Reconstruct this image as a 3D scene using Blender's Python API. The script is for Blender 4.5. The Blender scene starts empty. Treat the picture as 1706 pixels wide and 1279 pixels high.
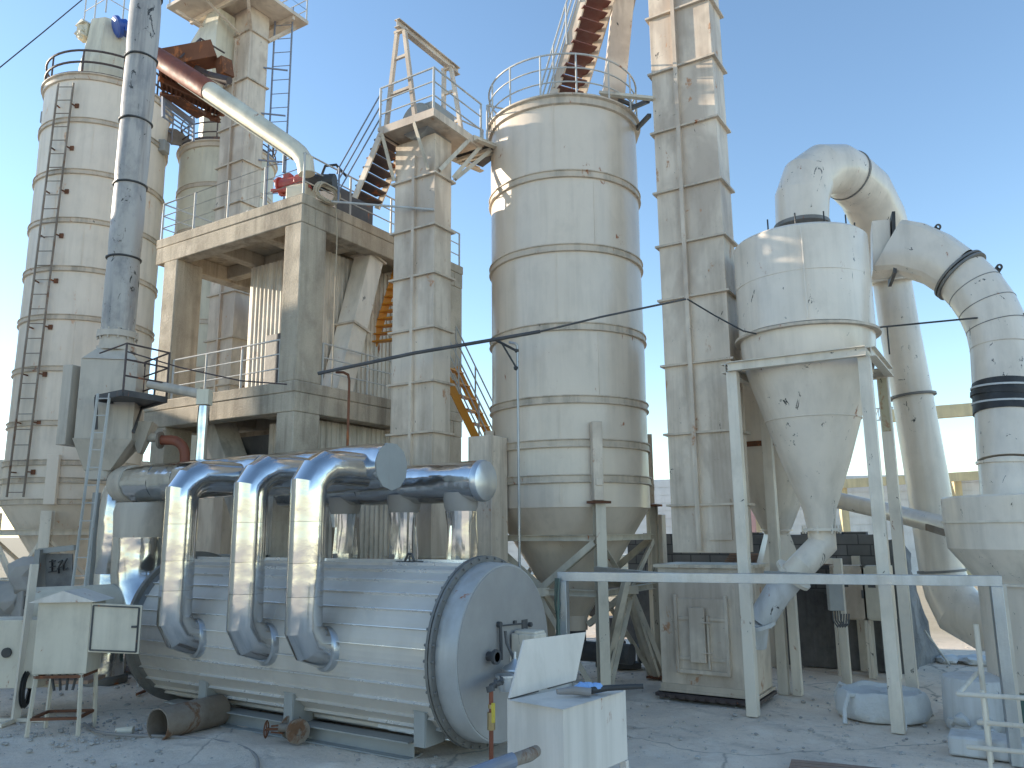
import bpy, bmesh, math, random
from mathutils import Vector as V, Matrix, noise
random.seed(7)
R = math.radians
SC = bpy.context.scene
COL = SC.collection
# ------------------------------------------------------------------ camera
F = 1320.0; H = 2.6
CM = Matrix.Rotation(R(32.2), 3, 'Z') @ Matrix.Rotation(math.pi/2 + R(10.6), 3, 'X') @ Matrix.Rotation(R(-0.5), 3, 'Z')
CP = V((0, 0, H)); FW = V((-math.sin(R(32.2)), math.cos(R(32.2)), 0)); RT = V((math.cos(R(32.2)), math.sin(R(32.2)), 0))
cam = bpy.data.cameras.new('camera'); camo = bpy.data.objects.new('camera', cam); COL.objects.link(camo)
camo.matrix_world = Matrix.Translation(CP) @ CM.to_4x4()
cam.sensor_width = 36; cam.lens = F/1706*36; cam.clip_end = 5000; cam.clip_start = 0.05
SC.camera = camo
# ------------------------------------------------------------------ sky, sun, exposure
EL = R(15); SUN = V((-0.968*math.cos(EL), -0.25*math.cos(EL), math.sin(EL)))
w = bpy.data.worlds.new('World'); SC.world = w; w.use_nodes = True
nt = w.node_tree; bg = nt.nodes['Background']; sky = nt.nodes.new('ShaderNodeTexSky')
sky.sky_type = 'NISHITA'; sky.sun_disc = False; sky.sun_elevation = EL; sky.sun_rotation = math.atan2(SUN.x, SUN.y)
sky.air_density = 1.0; sky.dust_density = 0.12; sky.ozone_density = 1.5; sky.altitude = 300
hs = nt.nodes.new('ShaderNodeHueSaturation'); hs.inputs['Hue'].default_value = .499; hs.inputs['Saturation'].default_value = 1.04; hs.inputs['Value'].default_value = .80; nt.links.new(sky.outputs[0], hs.inputs['Color']); nt.links.new(hs.outputs[0], bg.inputs[0]); bg.inputs[1].default_value = 0.15
sl = bpy.data.lights.new('sun', 'SUN'); sl.energy = 3.4; sl.angle = R(0.5); sl.color = (1.0, 0.88, 0.71)
so = bpy.data.objects.new('sun', sl); COL.objects.link(so); so.rotation_euler = (-SUN).to_track_quat('-Z', 'Y').to_euler(); so.location = SUN*60
SC.view_settings.view_transform = 'Standard'; SC.view_settings.look = 'None'; SC.view_settings.exposure = 1.45; SC.view_settings.gamma = 1

def ray(x, y): return CM @ V(((x-853)/F, (639.5-y)/F, -1))
def P(x, y, d): r = ray(x, y); return CP + r*(d/r.dot(FW))
def PZ(x, y, z=0.0): r = ray(x, y); return CP + r*((z-H)/r.z)
def PY(x, y, Y): r = ray(x, y); return CP + r*(Y/r.y)
def PX(x, y, X): r = ray(x, y); return CP + r*(X/r.x)
def dep(p): return (p-CP).dot(FW)
# ------------------------------------------------------------------ mesh builder
Z = V((0, 0, 1))
def rotz(a): return Matrix.Rotation(a, 3, 'Z')
class MB:
    def __init__(s): s.v = []; s.f = []; s.k = []
    def add(s, vs, fs):
        s.k.append((len(s.v), len(s.f))); n = len(s.v); s.v += [V(q) for q in vs]; s.f += [tuple(i+n for i in q) for q in fs]; return s
    def box(s, c, d, rot=None):
        c = V(c); hx, hy, hz = d[0]/2, d[1]/2, d[2]/2
        vs = [V((x, y, z)) for z in (-hz, hz) for y in (-hy, hy) for x in (-hx, hx)]
        if rot: vs = [rot @ q for q in vs]
        return s.add([q+c for q in vs], [(0, 2, 3, 1), (4, 5, 7, 6), (0, 1, 5, 4), (2, 6, 7, 3), (0, 4, 6, 2), (1, 3, 7, 5)])
    def mm(s, a, b):
        a = V(a); b = V(b); return s.box((a+b)/2, (abs(b.x-a.x), abs(b.y-a.y), abs(b.z-a.z)))
    def fr(s, p0, p1, up=Z):
        t = (p1-p0).normalized(); u = V(up)
        if abs(t.dot(u)) > 0.98: u = V((1, 0, 0))
        a = t.cross(u).normalized(); b = a.cross(t).normalized(); return t, a, b
    def beam(s, p0, p1, wd=0.05, ht=None, up=Z):
        p0 = V(p0); p1 = V(p1); ht = ht or wd; t, a, b = s.fr(p0, p1, up)
        vs = [q + a*(i*wd/2) + b*(j*ht/2) for q in (p0, p1) for i, j in ((-1, -1), (1, -1), (1, 1), (-1, 1))]
        return s.add(vs, [(0, 3, 2, 1), (4, 5, 6, 7), (0, 1, 5, 4), (1, 2, 6, 5), (2, 3, 7, 6), (3, 0, 4, 7)])
    def ibeam(s, p0, p1, wd=0.12, ht=0.12, t=0.012, up=Z):
        p0 = V(p0); p1 = V(p1); tt, a, b = s.fr(p0, p1, up)
        K_ = len(s.k); s.beam(p0+b*(ht/2-t/2), p1+b*(ht/2-t/2), wd, t, up); s.beam(p0-b*(ht/2-t/2), p1-b*(ht/2-t/2), wd, t, up)
        s.beam(p0, p1, t, ht-2*t, up); del s.k[K_+1:]; return s
    def angle(s, p0, p1, wd=0.08, t=0.008, up=Z):
        p0 = V(p0); p1 = V(p1); tt, a, b = s.fr(p0, p1, up)
        K_ = len(s.k); s.beam(p0-a*(wd/2), p1-a*(wd/2), t, wd, up); s.beam(p0-b*(wd/2)+a*t/2, p1-b*(wd/2)+a*t/2, wd-t, t, up); del s.k[K_+1:]; return s
    def tube(s, pts, r, seg=10, caps=True, up=Z):
        pts = [V(q) for q in pts]; n = len(pts); rs = r if isinstance(r, (list, tuple)) else [r]*n
        ts = []
        for i in range(n):
            d = (pts[min(i+1, n-1)]-pts[max(i-1, 0)])
            if 0 < i < n-1:
                d = (pts[i+1]-pts[i]).normalized()+(pts[i]-pts[i-1]).normalized()
            ts.append(d.normalized())
        u = V(up)
        if abs(ts[0].dot(u)) > 0.9: u = V((1, 0, 0)) if abs(ts[0].x) < .9 else V((0, 1, 0))
        a = ts[0].cross(u).normalized(); vs = []
        for i in range(n):
            if i:
                a = (a - ts[i]*a.dot(ts[i])).normalized()
            b = ts[i].cross(a)
            k = 1.0
            if 0 < i < n-1:
                c = ts[i].dot((pts[i+1]-pts[i]).normalized()); m = 1/max(c, .5)
                nn = (pts[i+1]-pts[i]).normalized()-(pts[i]-pts[i-1]).normalized()
                nn = nn.normalized() if nn.length > 1e-5 else None
            else: m = 1; nn = None
            for j in range(seg):
                th = 2*math.pi*j/seg; o = a*(math.cos(th)*rs[i]) + b*(math.sin(th)*rs[i])
                if nn: o = o + nn*(o.dot(nn)*(m-1))
                vs.append(pts[i]+o)
        fs = [(i*seg+j, i*seg+(j+1) % seg, (i+1)*seg+(j+1) % seg, (i+1)*seg+j) for i in range(n-1) for j in range(seg)]
        if caps: fs += [tuple(reversed(range(seg))), tuple((n-1)*seg+j for j in range(seg))]
        return s.add(vs, fs)
    def lathe(s, c, prof, seg=48, caps=(True, True), wob=0.0, ax=None):
        c = V(c); vs = []; n = len(prof)
        for r, z in prof:
            for j in range(seg):
                th = 2*math.pi*j/seg; rr = r
                if wob: rr += wob*noise.noise(V((math.cos(th)*2.2, math.sin(th)*2.2, z*1.1))+c)
                q = V((rr*math.cos(th), rr*math.sin(th), z)); vs.append((ax @ q if ax else q)+c)
        fs = [(i*seg+j, i*seg+(j+1) % seg, (i+1)*seg+(j+1) % seg, (i+1)*seg+j) for i in range(n-1) for j in range(seg)]
        if caps[0]: fs.append(tuple(reversed(range(seg))))
        if caps[1]: fs.append(tuple((n-1)*seg+j for j in range(seg)))
        return s.add(vs, fs)
    def ring(s, c, r0, r1, z0, z1, seg=64):
        return s.lathe(c, [(r0, z0), (r1, z0), (r1, z1), (r0, z1), (r0, z0)], seg, (False, False))
    def hop(s, c0, w0, d0, c1, w1, d1, rot=None):
        vs = []
        for c, a, b in ((c0, w0, d0), (c1, w1, d1)):
            for i, j in ((-1, -1), (1, -1), (1, 1), (-1, 1)):
                q = V((i*a/2, j*b/2, 0)); vs.append((rot @ q if rot else q)+V(c))
        return s.add(vs, [(0, 3, 2, 1), (4, 5, 6, 7), (0, 1, 5, 4), (1, 2, 6, 5), (2, 3, 7, 6), (3, 0, 4, 7)])
    def quad(s, a, b, c, d, t=0.004):
        a, b, c, d = V(a), V(b), V(c), V(d); n = (b-a).cross(d-a).normalized()*t
        return s.add([a, b, c, d, a+n, b+n, c+n, d+n], [(0, 3, 2, 1), (4, 5, 6, 7), (0, 1, 5, 4), (1, 2, 6, 5), (2, 3, 7, 6), (3, 0, 4, 7)])
    def blob(s, c, r, sc=(1, 1, 1), amp=.25, lev=1, fq=2.0):
        bm = bmesh.new(); bmesh.ops.create_icosphere(bm, subdivisions=lev, radius=1)
        c = V(c); vs = []; off = V((random.random()*50,)*3)
        for q in bm.verts:
            k = 1+amp*noise.noise(q.co*fq+off); vs.append(V((q.co.x*sc[0]*k*r, q.co.y*sc[1]*k*r, q.co.z*sc[2]*k*r))+c)
        fs = [tuple(x.index for x in f.verts) for f in bm.faces]; bm.free(); return s.add(vs, fs)
OFF = {}
def mkmesh(name, mb, mat, off, ang=20, bev=0):
    me = bpy.data.meshes.new(name); me.from_pydata([tuple(q-off) for q in mb.v], [], mb.f); me.update()
    bm = bmesh.new(); bm.from_mesh(me); bmesh.ops.recalc_face_normals(bm, faces=bm.faces); bm.to_mesh(me); bm.free()
    if ang:
        me.polygons.foreach_set('use_smooth', [True]*len(me.polygons)); me.set_sharp_from_angle(angle=R(ang))
    me.materials.append(mat)
    o = bpy.data.objects.new(name, me); COL.objects.link(o)
    if bev:
        m = o.modifiers.new('bevel', 'BEVEL'); m.width = bev; m.segments = 2; m.limit_method = 'ANGLE'; m.angle_limit = R(40)
    return o
def thing(name, label, cat, loc, group=None):
    o = bpy.data.objects.new(name, None); COL.objects.link(o); o.location = V(loc); o.empty_display_size = .2
    o['label'] = label; o['category'] = cat
    if group: o['group'] = group
    OFF[o] = V(loc); return o
def part(name, mb, mat, parent, label=None, ang=20, bev=0, kind=None):
    o = mkmesh(name, mb, mat, OFF[parent], ang, bev); o.parent = parent; OFF[o] = OFF[parent]
    if label: o['label'] = label
    if kind: o['kind'] = kind
    return o
def parts(name, mb, mat, parent, label=None, ang=20, bev=0):
    """one part for every primitive collected in mb"""
    ks = mb.k+[(len(mb.v), len(mb.f))]
    for (v0, f0), (v1, f1) in zip(ks, ks[1:]):
        m = MB(); m.v = mb.v[v0:v1]; m.f = [tuple(i-v0 for i in f) for f in mb.f[f0:f1]]; o = part(name, m, mat, parent, label, ang, bev)
    return o
def solo(name, mb, mat, label, cat, group=None, ang=20, bev=0, kind=None):
    lo = V((min(q.x for q in mb.v), min(q.y for q in mb.v), min(q.z for q in mb.v))); hi = V((max(q.x for q in mb.v), max(q.y for q in mb.v), 0))
    off = V(((lo.x+hi.x)/2, (lo.y+hi.y)/2, lo.z)); o = mkmesh(name, mb, mat, off, ang, bev); o.location = off; OFF[o] = off
    if label: o['label'] = label; o['category'] = cat
    if group: o['group'] = group
    if kind: o['kind'] = kind
    return o
def copy_tree(o, d, label=None):
    c = o.copy(); COL.objects.link(c); c.location = o.location + V(d); OFF[c] = OFF.get(o, V()) + V(d)
    if label: c['label'] = label
    def rec(a, b):
        for ch in [q for q in a.children]:
            e = ch.copy(); COL.objects.link(e); e.parent = b; OFF[e] = OFF[c]; rec(ch, e)
    rec(o, c); return c
# ------------------------------------------------------------------ materials
def newmat(name):
    m = bpy.data.materials.new(name); m.use_nodes = True; n = m.node_tree.nodes; l = m.node_tree.links
    return m, n, l, n['Principled BSDF']
def weather(name, col, rough=.5, metal=0.0, var=.12, dirt=(.22, .19, .15), streak=.35, rust=0.0, scuff=0.0, bump=.05, rustcol=(.23, .085, .035), sc=1.0, spec=.5, coat=0.0, fine=0.0, dust=0.0, dent=0.0, patch=None):
    m, n, l, b = newmat(name)
    tc = n.new('ShaderNodeTexCoord'); co = tc.outputs['Object']
    def nz(scale, det=4, mp=None, rg=.55, dist=0):
        t = n.new('ShaderNodeTexNoise'); t.inputs['Scale'].default_value = scale*sc; t.inputs['Detail'].default_value = det; t.inputs['Roughness'].default_value = rg; t.inputs['Distortion'].default_value = dist
        if mp:
            q = n.new('ShaderNodeMapping'); q.inputs['Scale'].default_value = mp; q.inputs['Location'].default_value = (random.random()*9, random.random()*9, random.random()*9); l.new(co, q.inputs[0]); l.new(q.outputs[0], t.inputs['Vector'])
        else: l.new(co, t.inputs['Vector'])
        return t.outputs[0]
    def rng(s, a, c, o0=0, o1=1):
        t = n.new('ShaderNodeMapRange'); t.inputs[1].default_value = a; t.inputs[2].default_value = c; t.inputs[3].default_value = o0; t.inputs[4].default_value = o1; l.new(s, t.inputs[0]); return t.outputs[0]
    def mix(fac, a, c, mode='MIX'):
        t = n.new('ShaderNodeMixRGB'); t.blend_type = mode
        for i, q in enumerate((fac, a, c)):
            if hasattr(q, 'links') or hasattr(q, 'is_linked'): l.new(q, t.inputs[i])
            elif i: t.inputs[i].default_value = (*q, 1)
            else: t.inputs[0].default_value = q
        return t.outputs[0]
    c0 = tuple(max(0, x*(1-var)) for x in col); c1 = tuple(min(1, x*(1+var*.7)) for x in col)
    c = mix(rng(nz(.9, 5), .3, .7), c0, c1)
    big = nz(.45, 3, (1, 1, 1))
    if streak:
        s1 = rng(nz(5, 5, (1, 1, .07), .6), .46, .66, 0, streak); mm_ = n.new('ShaderNodeMath'); mm_.operation = 'MULTIPLY'; l.new(s1, mm_.inputs[0]); l.new(rng(big, .38, .56, .15, 1), mm_.inputs[1])
        c = mix(mm_.outputs[0], c, dirt)
        c = mix(rng(nz(2.6, 6, (1, 1, .6), .65), .5, .72, 0, streak*.8), c, dirt)
    if patch:
        c = mix(rng(nz(.8, 4, (1, 1, .5), .6, .5), .5, .60, 0, .5), c, patch)
    if dust:
        c = mix(rng(nz(1.3, 6, (1, 1, 1), .7), .4, .7, 0, dust), c, (.5, .48, .44))
    if rust:
        r1 = rng(nz(3.1, 8, (1, 1, .5), .72, .4), .655-.12*rust, .70-.1*rust)
        c = mix(r1, c, mix(nz(14, 3), rustcol, tuple(min(1, x*2.0) for x in rustcol)))
        l.new(rng(r1, 0, 1, rough, .85), b.inputs['Roughness'])
    else:
        l.new(rng(nz(3, 4), .3, .75, max(.03, rough*.75), min(1, rough*1.3)), b.inputs['Roughness'])
    if scuff:
        f1 = rng(nz(3.6, 8, (1, 1.4, .6), .74, 1.6), .665-.05*scuff, .672-.05*scuff)
        c = mix(f1, c, (.03, .028, .025))
    if fine:
        c = mix(rng(nz(60, 3), .35, .7, 0, fine), c, tuple(x*.45 for x in col))
    l.new(c, b.inputs['Base Color']); b.inputs['Metallic'].default_value = metal
    b.inputs['Specular IOR Level'].default_value = spec
    if coat: b.inputs['Coat Weight'].default_value = coat; b.inputs['Coat Roughness'].default_value = .12
    bp = n.new('ShaderNodeBump'); bp.inputs['Strength'].default_value = bump*4; bp.inputs['Distance'].default_value = .02
    l.new(nz(7 if not fine else 30, 6, None, .65), bp.inputs['Height'])
    if dent:
        b2 = n.new('ShaderNodeBump'); b2.inputs['Strength'].default_value = dent; b2.inputs['Distance'].default_value = .08
        l.new(nz(2.2, 2, None, .4), b2.inputs['Height']); l.new(b2.outputs[0], bp.inputs['Normal'])
    l.new(bp.outputs[0], b.inputs['Normal'])
    return m
M = {}
M['silo'] = weather('silo_paint', (.70, .595, .48), .36, streak=.2, rust=.1, var=.08, bump=.03, dent=.12, spec=.5, coat=.25)
M['silo_old'] = weather('silo_old_paint', (.75, .655, .545), .5, streak=.18, var=.08, rust=.25, bump=.03, dent=.15, rustcol=(.42, .25, .15))
M['cream'] = weather('cream_paint', (.66, .61, .48), .5, streak=.3, rust=.1)
M['band'] = weather('band_paint', (.60, .50, .39), .45, streak=.6, rust=.35, scuff=.2)
M['casing'] = weather('casing_paint', (.70, .59, .47), .5, streak=.5, rust=.34, scuff=.25, dirt=(.27, .2, .14), rustcol=(.3, .16, .09), dent=.12, patch=(.36, .275, .21))
M['white'] = weather('white_paint', (.77, .675, .565), .38, streak=.2, rust=.04, scuff=.5, coat=.3, dent=.15)
M['white_steel'] = weather('white_steel', (.74, .66, .55), .42, streak=.3, rust=.12, scuff=.3)
M['beam_paint'] = weather('beam_paint', (.62, .55, .44), .5, streak=.5, rust=.3, scuff=.3)
M['rail'] = weather('rail_paint', (.5, .5, .48), .45, streak=.3, rust=.25)
M['rail_dark'] = weather('rail_dark', (.07, .05, .05), .6, streak=.2, rust=.6)
M['rail_blue'] = weather('rail_blue', (.2, .23, .3), .5, rust=.3)
M['concrete'] = weather('concrete', (.50, .43, .335), .9, var=.22, streak=.6, dirt=(.16, .13, .1), bump=.2, spec=.2, fine=.25)
M['rust'] = weather('rusty_steel', (.19, .085, .05), .85, var=.35, streak=.4, rust=.8, dirt=(.05, .03, .02), bump=.15, spec=.2)
M['rust_grey'] = weather('old_pipe_steel', (.22, .17, .13), .7, var=.3, streak=.6, rust=.8, rustcol=(.13, .07, .04), bump=.12, metal=.2, dust=.4)
M['rust_red'] = weather('rust_red_pipe', (.24, .07, .035), .6, var=.3, streak=.4, dirt=(.08, .03, .02), bump=.08)
M['brown_tread'] = weather('brown_tread', (.16, .05, .04), .6, rust=.3)
M['orange'] = weather('orange_paint', (.72, .30, .03), .5, streak=.3, rust=.15)
M['chrome'] = weather('polished_cladding', (.68, .68, .68), .16, metal=1.0, var=.05, streak=.2, bump=.02, dent=.2, dirt=(.45, .44, .42))
M['foil'] = weather('crinkled_foil_cladding', (.66, .66, .66), .16, metal=1.0, var=.06, streak=.15, bump=.035, dent=.5, dust=.12)
M['alu_dull'] = weather('dull_cladding', (.62, .64, .66), .38, metal=.9, var=.08, streak=.15, bump=.03, dent=.2)
M['galv'] = weather('galvanised', (.50, .52, .54), .35, metal=.75, var=.15, streak=.35, bump=.03, fine=.12, dirt=(.25, .25, .25))
M['tank'] = weather('tank_cladding', (.58, .53, .475), .48, metal=.15, var=.1, streak=.12, bump=.02, dust=.18, dent=.1)
M['seam'] = weather('seam_highlight', (.74, .73, .72), .3, metal=.5, var=.05, streak=.1)  # highlight on the rib edges put into a lighter colour than the cladding
M['tank_end'] = weather('tank_end_paint', (.32, .30, .285), .5, metal=.0, var=.1, streak=.15, dust=.25, bump=.03)
M['tank_collar'] = weather('tank_collar', (.43, .43, .43), .42, metal=.2, var=.12, streak=.3, rust=.15, dust=.3)
M['flange_dark'] = weather('flange_dark', (.16, .155, .15), .6, metal=.3, rust=.35, dust=.3)
M['grey_paint'] = weather('grey_paint', (.32, .325, .315), .5, streak=.3, rust=.1, dust=.2)
M['grey_box'] = weather('grey_box_paint', (.52, .46, .385), .5, streak=.5, rust=.15, dirt=(.2, .18, .16))
M['stack'] = weather('stack_paint', (.43, .40, .365), .45, metal=.08, streak=.9, rust=.1, scuff=1.0, dirt=(.16, .16, .17))
M['black'] = weather('black_rubber', (.022, .022, .024), .55, streak=0, dust=.12)
M['dark'] = weather('dark_steel', (.055, .055, .06), .55, streak=.2, rust=.2, dust=.1)
M['corr'] = weather('corrugated_sheet', (.68, .62, .53), .5, metal=.1, streak=.6, rust=.12)
M['cab_cream'] = weather('cabinet_cream', (.66, .585, .465), .45, streak=.35, rust=.22, dust=.15)
M['cab_white'] = weather('cabinet_white', (.72, .655, .59), .42, streak=.3, var=.06, bump=.03, dust=.2, rust=.08)
M['blue'] = weather('blue_motor', (.02, .08, .36), .4, streak=.2)
M['red'] = weather('red_motor', (.42, .035, .03), .45, streak=.3, dust=.15)
M['cloth_blue'] = weather('blue_cloth', (.25, .42, .72), .85, streak=.1, bump=.2)
M['rope'] = weather('rope_hose', (.45, .38, .28), .8, streak=.2)
M['bag'] = weather('bag_fabric', (.66, .66, .65), .8, streak=.25, bump=.15, fine=.06, dust=.2)
M['wood'] = weather('old_wood', (.36, .24, .18), .85, var=.3, streak=.3, bump=.1)
M['pink'] = weather('pink_paint', (.60, .34, .33), .6)
M['peel'] = weather('peeling_paint', (.5, .44, .3), .8, streak=.5, rust=1.0, scuff=1.0, bump=.1)
M['blockwall'] = None
M['yellow_beam'] = weather('yellow_beam', (.66, .55, .33), .55, streak=.3)
M['panel_white'] = weather('panel_white', (.74, .74, .74), .5, streak=.15)
M['hose_grey'] = weather('hose_grey', (.26, .24, .23), .7)
M['green_dark'] = weather('green_dark', (.05, .12, .10), .4, streak=.3, dust=.2)
M['yellow'] = weather('yellow_handle', (.65, .5, .05), .5, streak=.1)
M['brass'] = weather('brass', (.5, .38, .2), .35, metal=.9)
M['white_grime'] = weather('white_grime', (.62, .62, .62), .5, streak=.35, scuff=.35, rust=.1, dust=.3)
M['rock'] = weather('debris_stone', (.42, .39, .36), .9, var=.3, streak=0, bump=.2)

def ground_mat():
    m, n, l, b = newmat('dusty_concrete_ground')
    tc = n.new('ShaderNodeTexCoord'); co = tc.outputs['Object']
    def nz(s, d=6, r=.6, dist=0):
        t = n.new('ShaderNodeTexNoise'); t.inputs['Scale'].default_value = s; t.inputs['Detail'].default_value = d; t.inputs['Roughness'].default_value = r; t.inputs['Distortion'].default_value = dist; l.new(co, t.inputs['Vector']); return t.outputs[0]
    def rng(s, a, c, o0=0, o1=1):
        t = n.new('ShaderNodeMapRange'); t.inputs[1].default_value = a; t.inputs[2].default_value = c; t.inputs[3].default_value = o0; t.inputs[4].default_value = o1; l.new(s, t.inputs[0]); return t.outputs[0]
    def mix(f, a, c):
        t = n.new('ShaderNodeMixRGB')
        for i, q in enumerate((f, a, c)):
            if isinstance(q, tuple): t.inputs[i].default_value = (*q, 1)
            elif isinstance(q, float): t.inputs[i].default_value = q
            else: l.new(q, t.inputs[i])
        return t.outputs[0]
    c = mix(rng(nz(.55, 8, .65), .35, .65), (.93, .78, .635), (.74, .63, .52))
    c = mix(rng(nz(2.4, 9, .7, .6), .5, .68, 0, .75), c, (.93, .83, .71))
    c = mix(rng(nz(1.1, 9, .72, 1.5), .58, .68, 0, .55), c, (.22, .20, .185))
    c = mix(rng(nz(26, 6, .75), .60, .72, 0, .6), c, (.20, .18, .16))
    c = mix(rng(nz(5.5, 8, .75, .8), .56, .66, 0, .5), c, (.42, .37, .32))
    c = mix(rng(nz(.28, 5, .6), .5, .62, 0, .35), c, (.52, .47, .42))
    # tyre marks: two worn dark lanes curving over the yard
    sp2 = n.new('ShaderNodeSeparateXYZ'); l.new(co, sp2.inputs[0])
    def mth(op, a, b2=None):
        t = n.new('ShaderNodeMath'); t.operation = op
        for i, q in enumerate((a, b2)):
            if q is None: continue
            if isinstance(q, (int, float)): t.inputs[i].default_value = q
            else: l.new(q, t.inputs[i])
        return t.outputs[0]
    lane = mth('ADD', mth('MULTIPLY', sp2.outputs['X'], .28), mth('ADD', sp2.outputs['Y'], mth('MULTIPLY', nz(.35, 2), 1.4)))
    for c0_ in (10.1, 11.35):
        dd_ = mth('ABSOLUTE', mth('SUBTRACT', lane, c0_)); mk = mth('MULTIPLY', rng(dd_, .13, .04), rng(nz(3.2, 6, .7), .42, .6, 0, .38)); c = mix(mk, c, (.36, .32, .28))
    # cracks
    vo = n.new('ShaderNodeTexVoronoi'); vo.feature = 'DISTANCE_TO_EDGE'; vo.inputs['Scale'].default_value = .33
    mp = n.new('ShaderNodeMapping'); l.new(co, mp.inputs[0]); ad = n.new('ShaderNodeMixRGB'); ad.inputs[0].default_value = .25; l.new(mp.outputs[0], ad.inputs[1])
    tn = n.new('ShaderNodeTexNoise'); tn.inputs['Scale'].default_value = 2; tn.inputs['Detail'].default_value = 6; l.new(co, tn.inputs['Vector']); l.new(tn.outputs['Color'], ad.inputs[2]); l.new(ad.outputs[0], vo.inputs['Vector'])
    c = mix(rng(vo.outputs['Distance'], .0, .006, .55, 0), c, (.15, .14, .13))
    # beyond the yard the ground is sandy
    sx = n.new('ShaderNodeSeparateXYZ'); l.new(co, sx.inputs[0])
    c = mix(rng(sx.outputs['Y'], 19, 24), c, mix(nz(1.5, 8, .7), (.42, .34, .23), (.58, .49, .35)))
    l.new(c, b.inputs['Base Color']); b.inputs['Roughness'].default_value = .92; b.inputs['Specular IOR Level'].default_value = .2
    bp = n.new('ShaderNodeBump'); bp.inputs['Strength'].default_value = .9; bp.inputs['Distance'].default_value = .045; l.new(nz(7, 11, .75), bp.inputs['Height']); l.new(bp.outputs[0], b.inputs['Normal'])
    return m
M['ground'] = ground_mat()
def block_mat():
    m, n, l, b = newmat('concrete_blocks')
    tc = n.new('ShaderNodeTexCoord'); sp = n.new('ShaderNodeSeparateXYZ'); l.new(tc.outputs['Object'], sp.inputs[0])
    cb = n.new('ShaderNodeCombineXYZ'); ad = n.new('ShaderNodeMath'); l.new(sp.outputs['X'], ad.inputs[0]); l.new(sp.outputs['Y'], ad.inputs[1]); l.new(ad.outputs[0], cb.inputs['X']); l.new(sp.outputs['Z'], cb.inputs['Y'])
    br = n.new('ShaderNodeTexBrick'); br.inputs['Scale'].default_value = 1; br.inputs['Brick Width'].default_value = .42; br.inputs['Row Height'].default_value = .21; br.inputs['Mortar Size'].default_value = .012
    br.inputs['Color1'].default_value = (.17, .17, .17, 1); br.inputs['Color2'].default_value = (.25, .245, .24, 1); br.inputs['Mortar'].default_value = (.10, .10, .10, 1); l.new(cb.outputs[0], br.inputs['Vector'])
    t = n.new('ShaderNodeTexNoise'); t.inputs['Scale'].default_value = 3; t.inputs['Detail'].default_value = 8; l.new(tc.outputs['Object'], t.inputs['Vector'])
    mx = n.new('ShaderNodeMixRGB'); mx.blend_type = 'MULTIPLY'; mx.inputs[0].default_value = .7; l.new(br.outputs[0], mx.inputs[1]); l.new(t.outputs[0], mx.inputs[2])
    mx2 = n.new('ShaderNodeMixRGB'); mx2.blend_type = 'ADD'; mx2.inputs[0].default_value = .3; l.new(mx.outputs[0], mx2.inputs[1]); l.new(br.outputs[0], mx2.inputs[2])
    l.new(mx2.outputs[0], b.inputs['Base Color']); b.inputs['Roughness'].default_value = .95
    bp = n.new('ShaderNodeBump'); bp.inputs['Strength'].default_value = .6; bp.inputs['Distance'].default_value = .02; l.new(t.outputs[0], bp.inputs['Height']); l.new(bp.outputs[0], b.inputs['Normal'])
    return m
M['blockwall'] = block_mat()
M['render_dark'] = weather('dark_render', (.17, .165, .165), .9, var=.3, streak=.6, dirt=(.08, .08, .08), bump=.2, spec=.2, dust=.3)

# ------------------------------------------------------------------ common builders
def rail_run(mb, pts, h=.85, n=3, r=.018, posts=None, gap=1.1, closed=False, mid=True, pr=.022):
    """hand rail along world points pts: horizontal bars and posts"""
    pts = [V(q) for q in pts]
    for k in range(n):
        mb.tube([q+Z*(h*(k+1)/n) for q in pts], r if k == n-1 else r*.75, 8)
    for i in range(len(pts)-1):
        L = (pts[i+1]-pts[i]).length; m_ = max(1, round(L/gap))
        for j in range(m_+(1 if i == len(pts)-2 else 0)):
            q = pts[i].lerp(pts[i+1], j/m_); mb.tube([q, q+Z*h], pr, 8)
def ladder(mb, p0, p1, side, wd=.4, step=.28, r=.018):
    p0 = V(p0); p1 = V(p1); s = V(side).normalized()*wd/2
    mb.beam(p0-s, p1-s, r*2, r*2); mb.beam(p0+s, p1+s, r*2, r*2); L = (p1-p0).length; n = int(L/step)
    for i in range(n+1):
        q = p0.lerp(p1, (i+.3)/(n+.6)); mb.tube([q-s, q+s], r*.6, 6)
def arc(c, a, b, r, t0, t1, n):
    """points c + r(cos t a + sin t b)"""
    return [V(c) + V(a)*(r*math.cos(t0+(t1-t0)*i/n)) + V(b)*(r*math.sin(t0+(t1-t0)*i/n)) for i in range(n+1)]
def circ(c, r, n=48, t0=0, t1=2*math.pi): return [V(c)+V((r*math.cos(t0+(t1-t0)*i/n), r*math.sin(t0+(t1-t0)*i/n), 0)) for i in range(n+1)]
def bolts(mb, c, ax, r, n, s=.02, L=.03, ph=0):
    c = V(c); ax = V(ax).normalized(); u = ax.cross(Z if abs(ax.z) < .9 else V((1, 0, 0))).normalized(); w_ = ax.cross(u)
    for i in range(n):
        t = 2*math.pi*i/n+ph; q = c+u*(r*math.cos(t))+w_*(r*math.sin(t)); mb.tube([q-ax*L/2, q+ax*L/2], s, 6)
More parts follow.
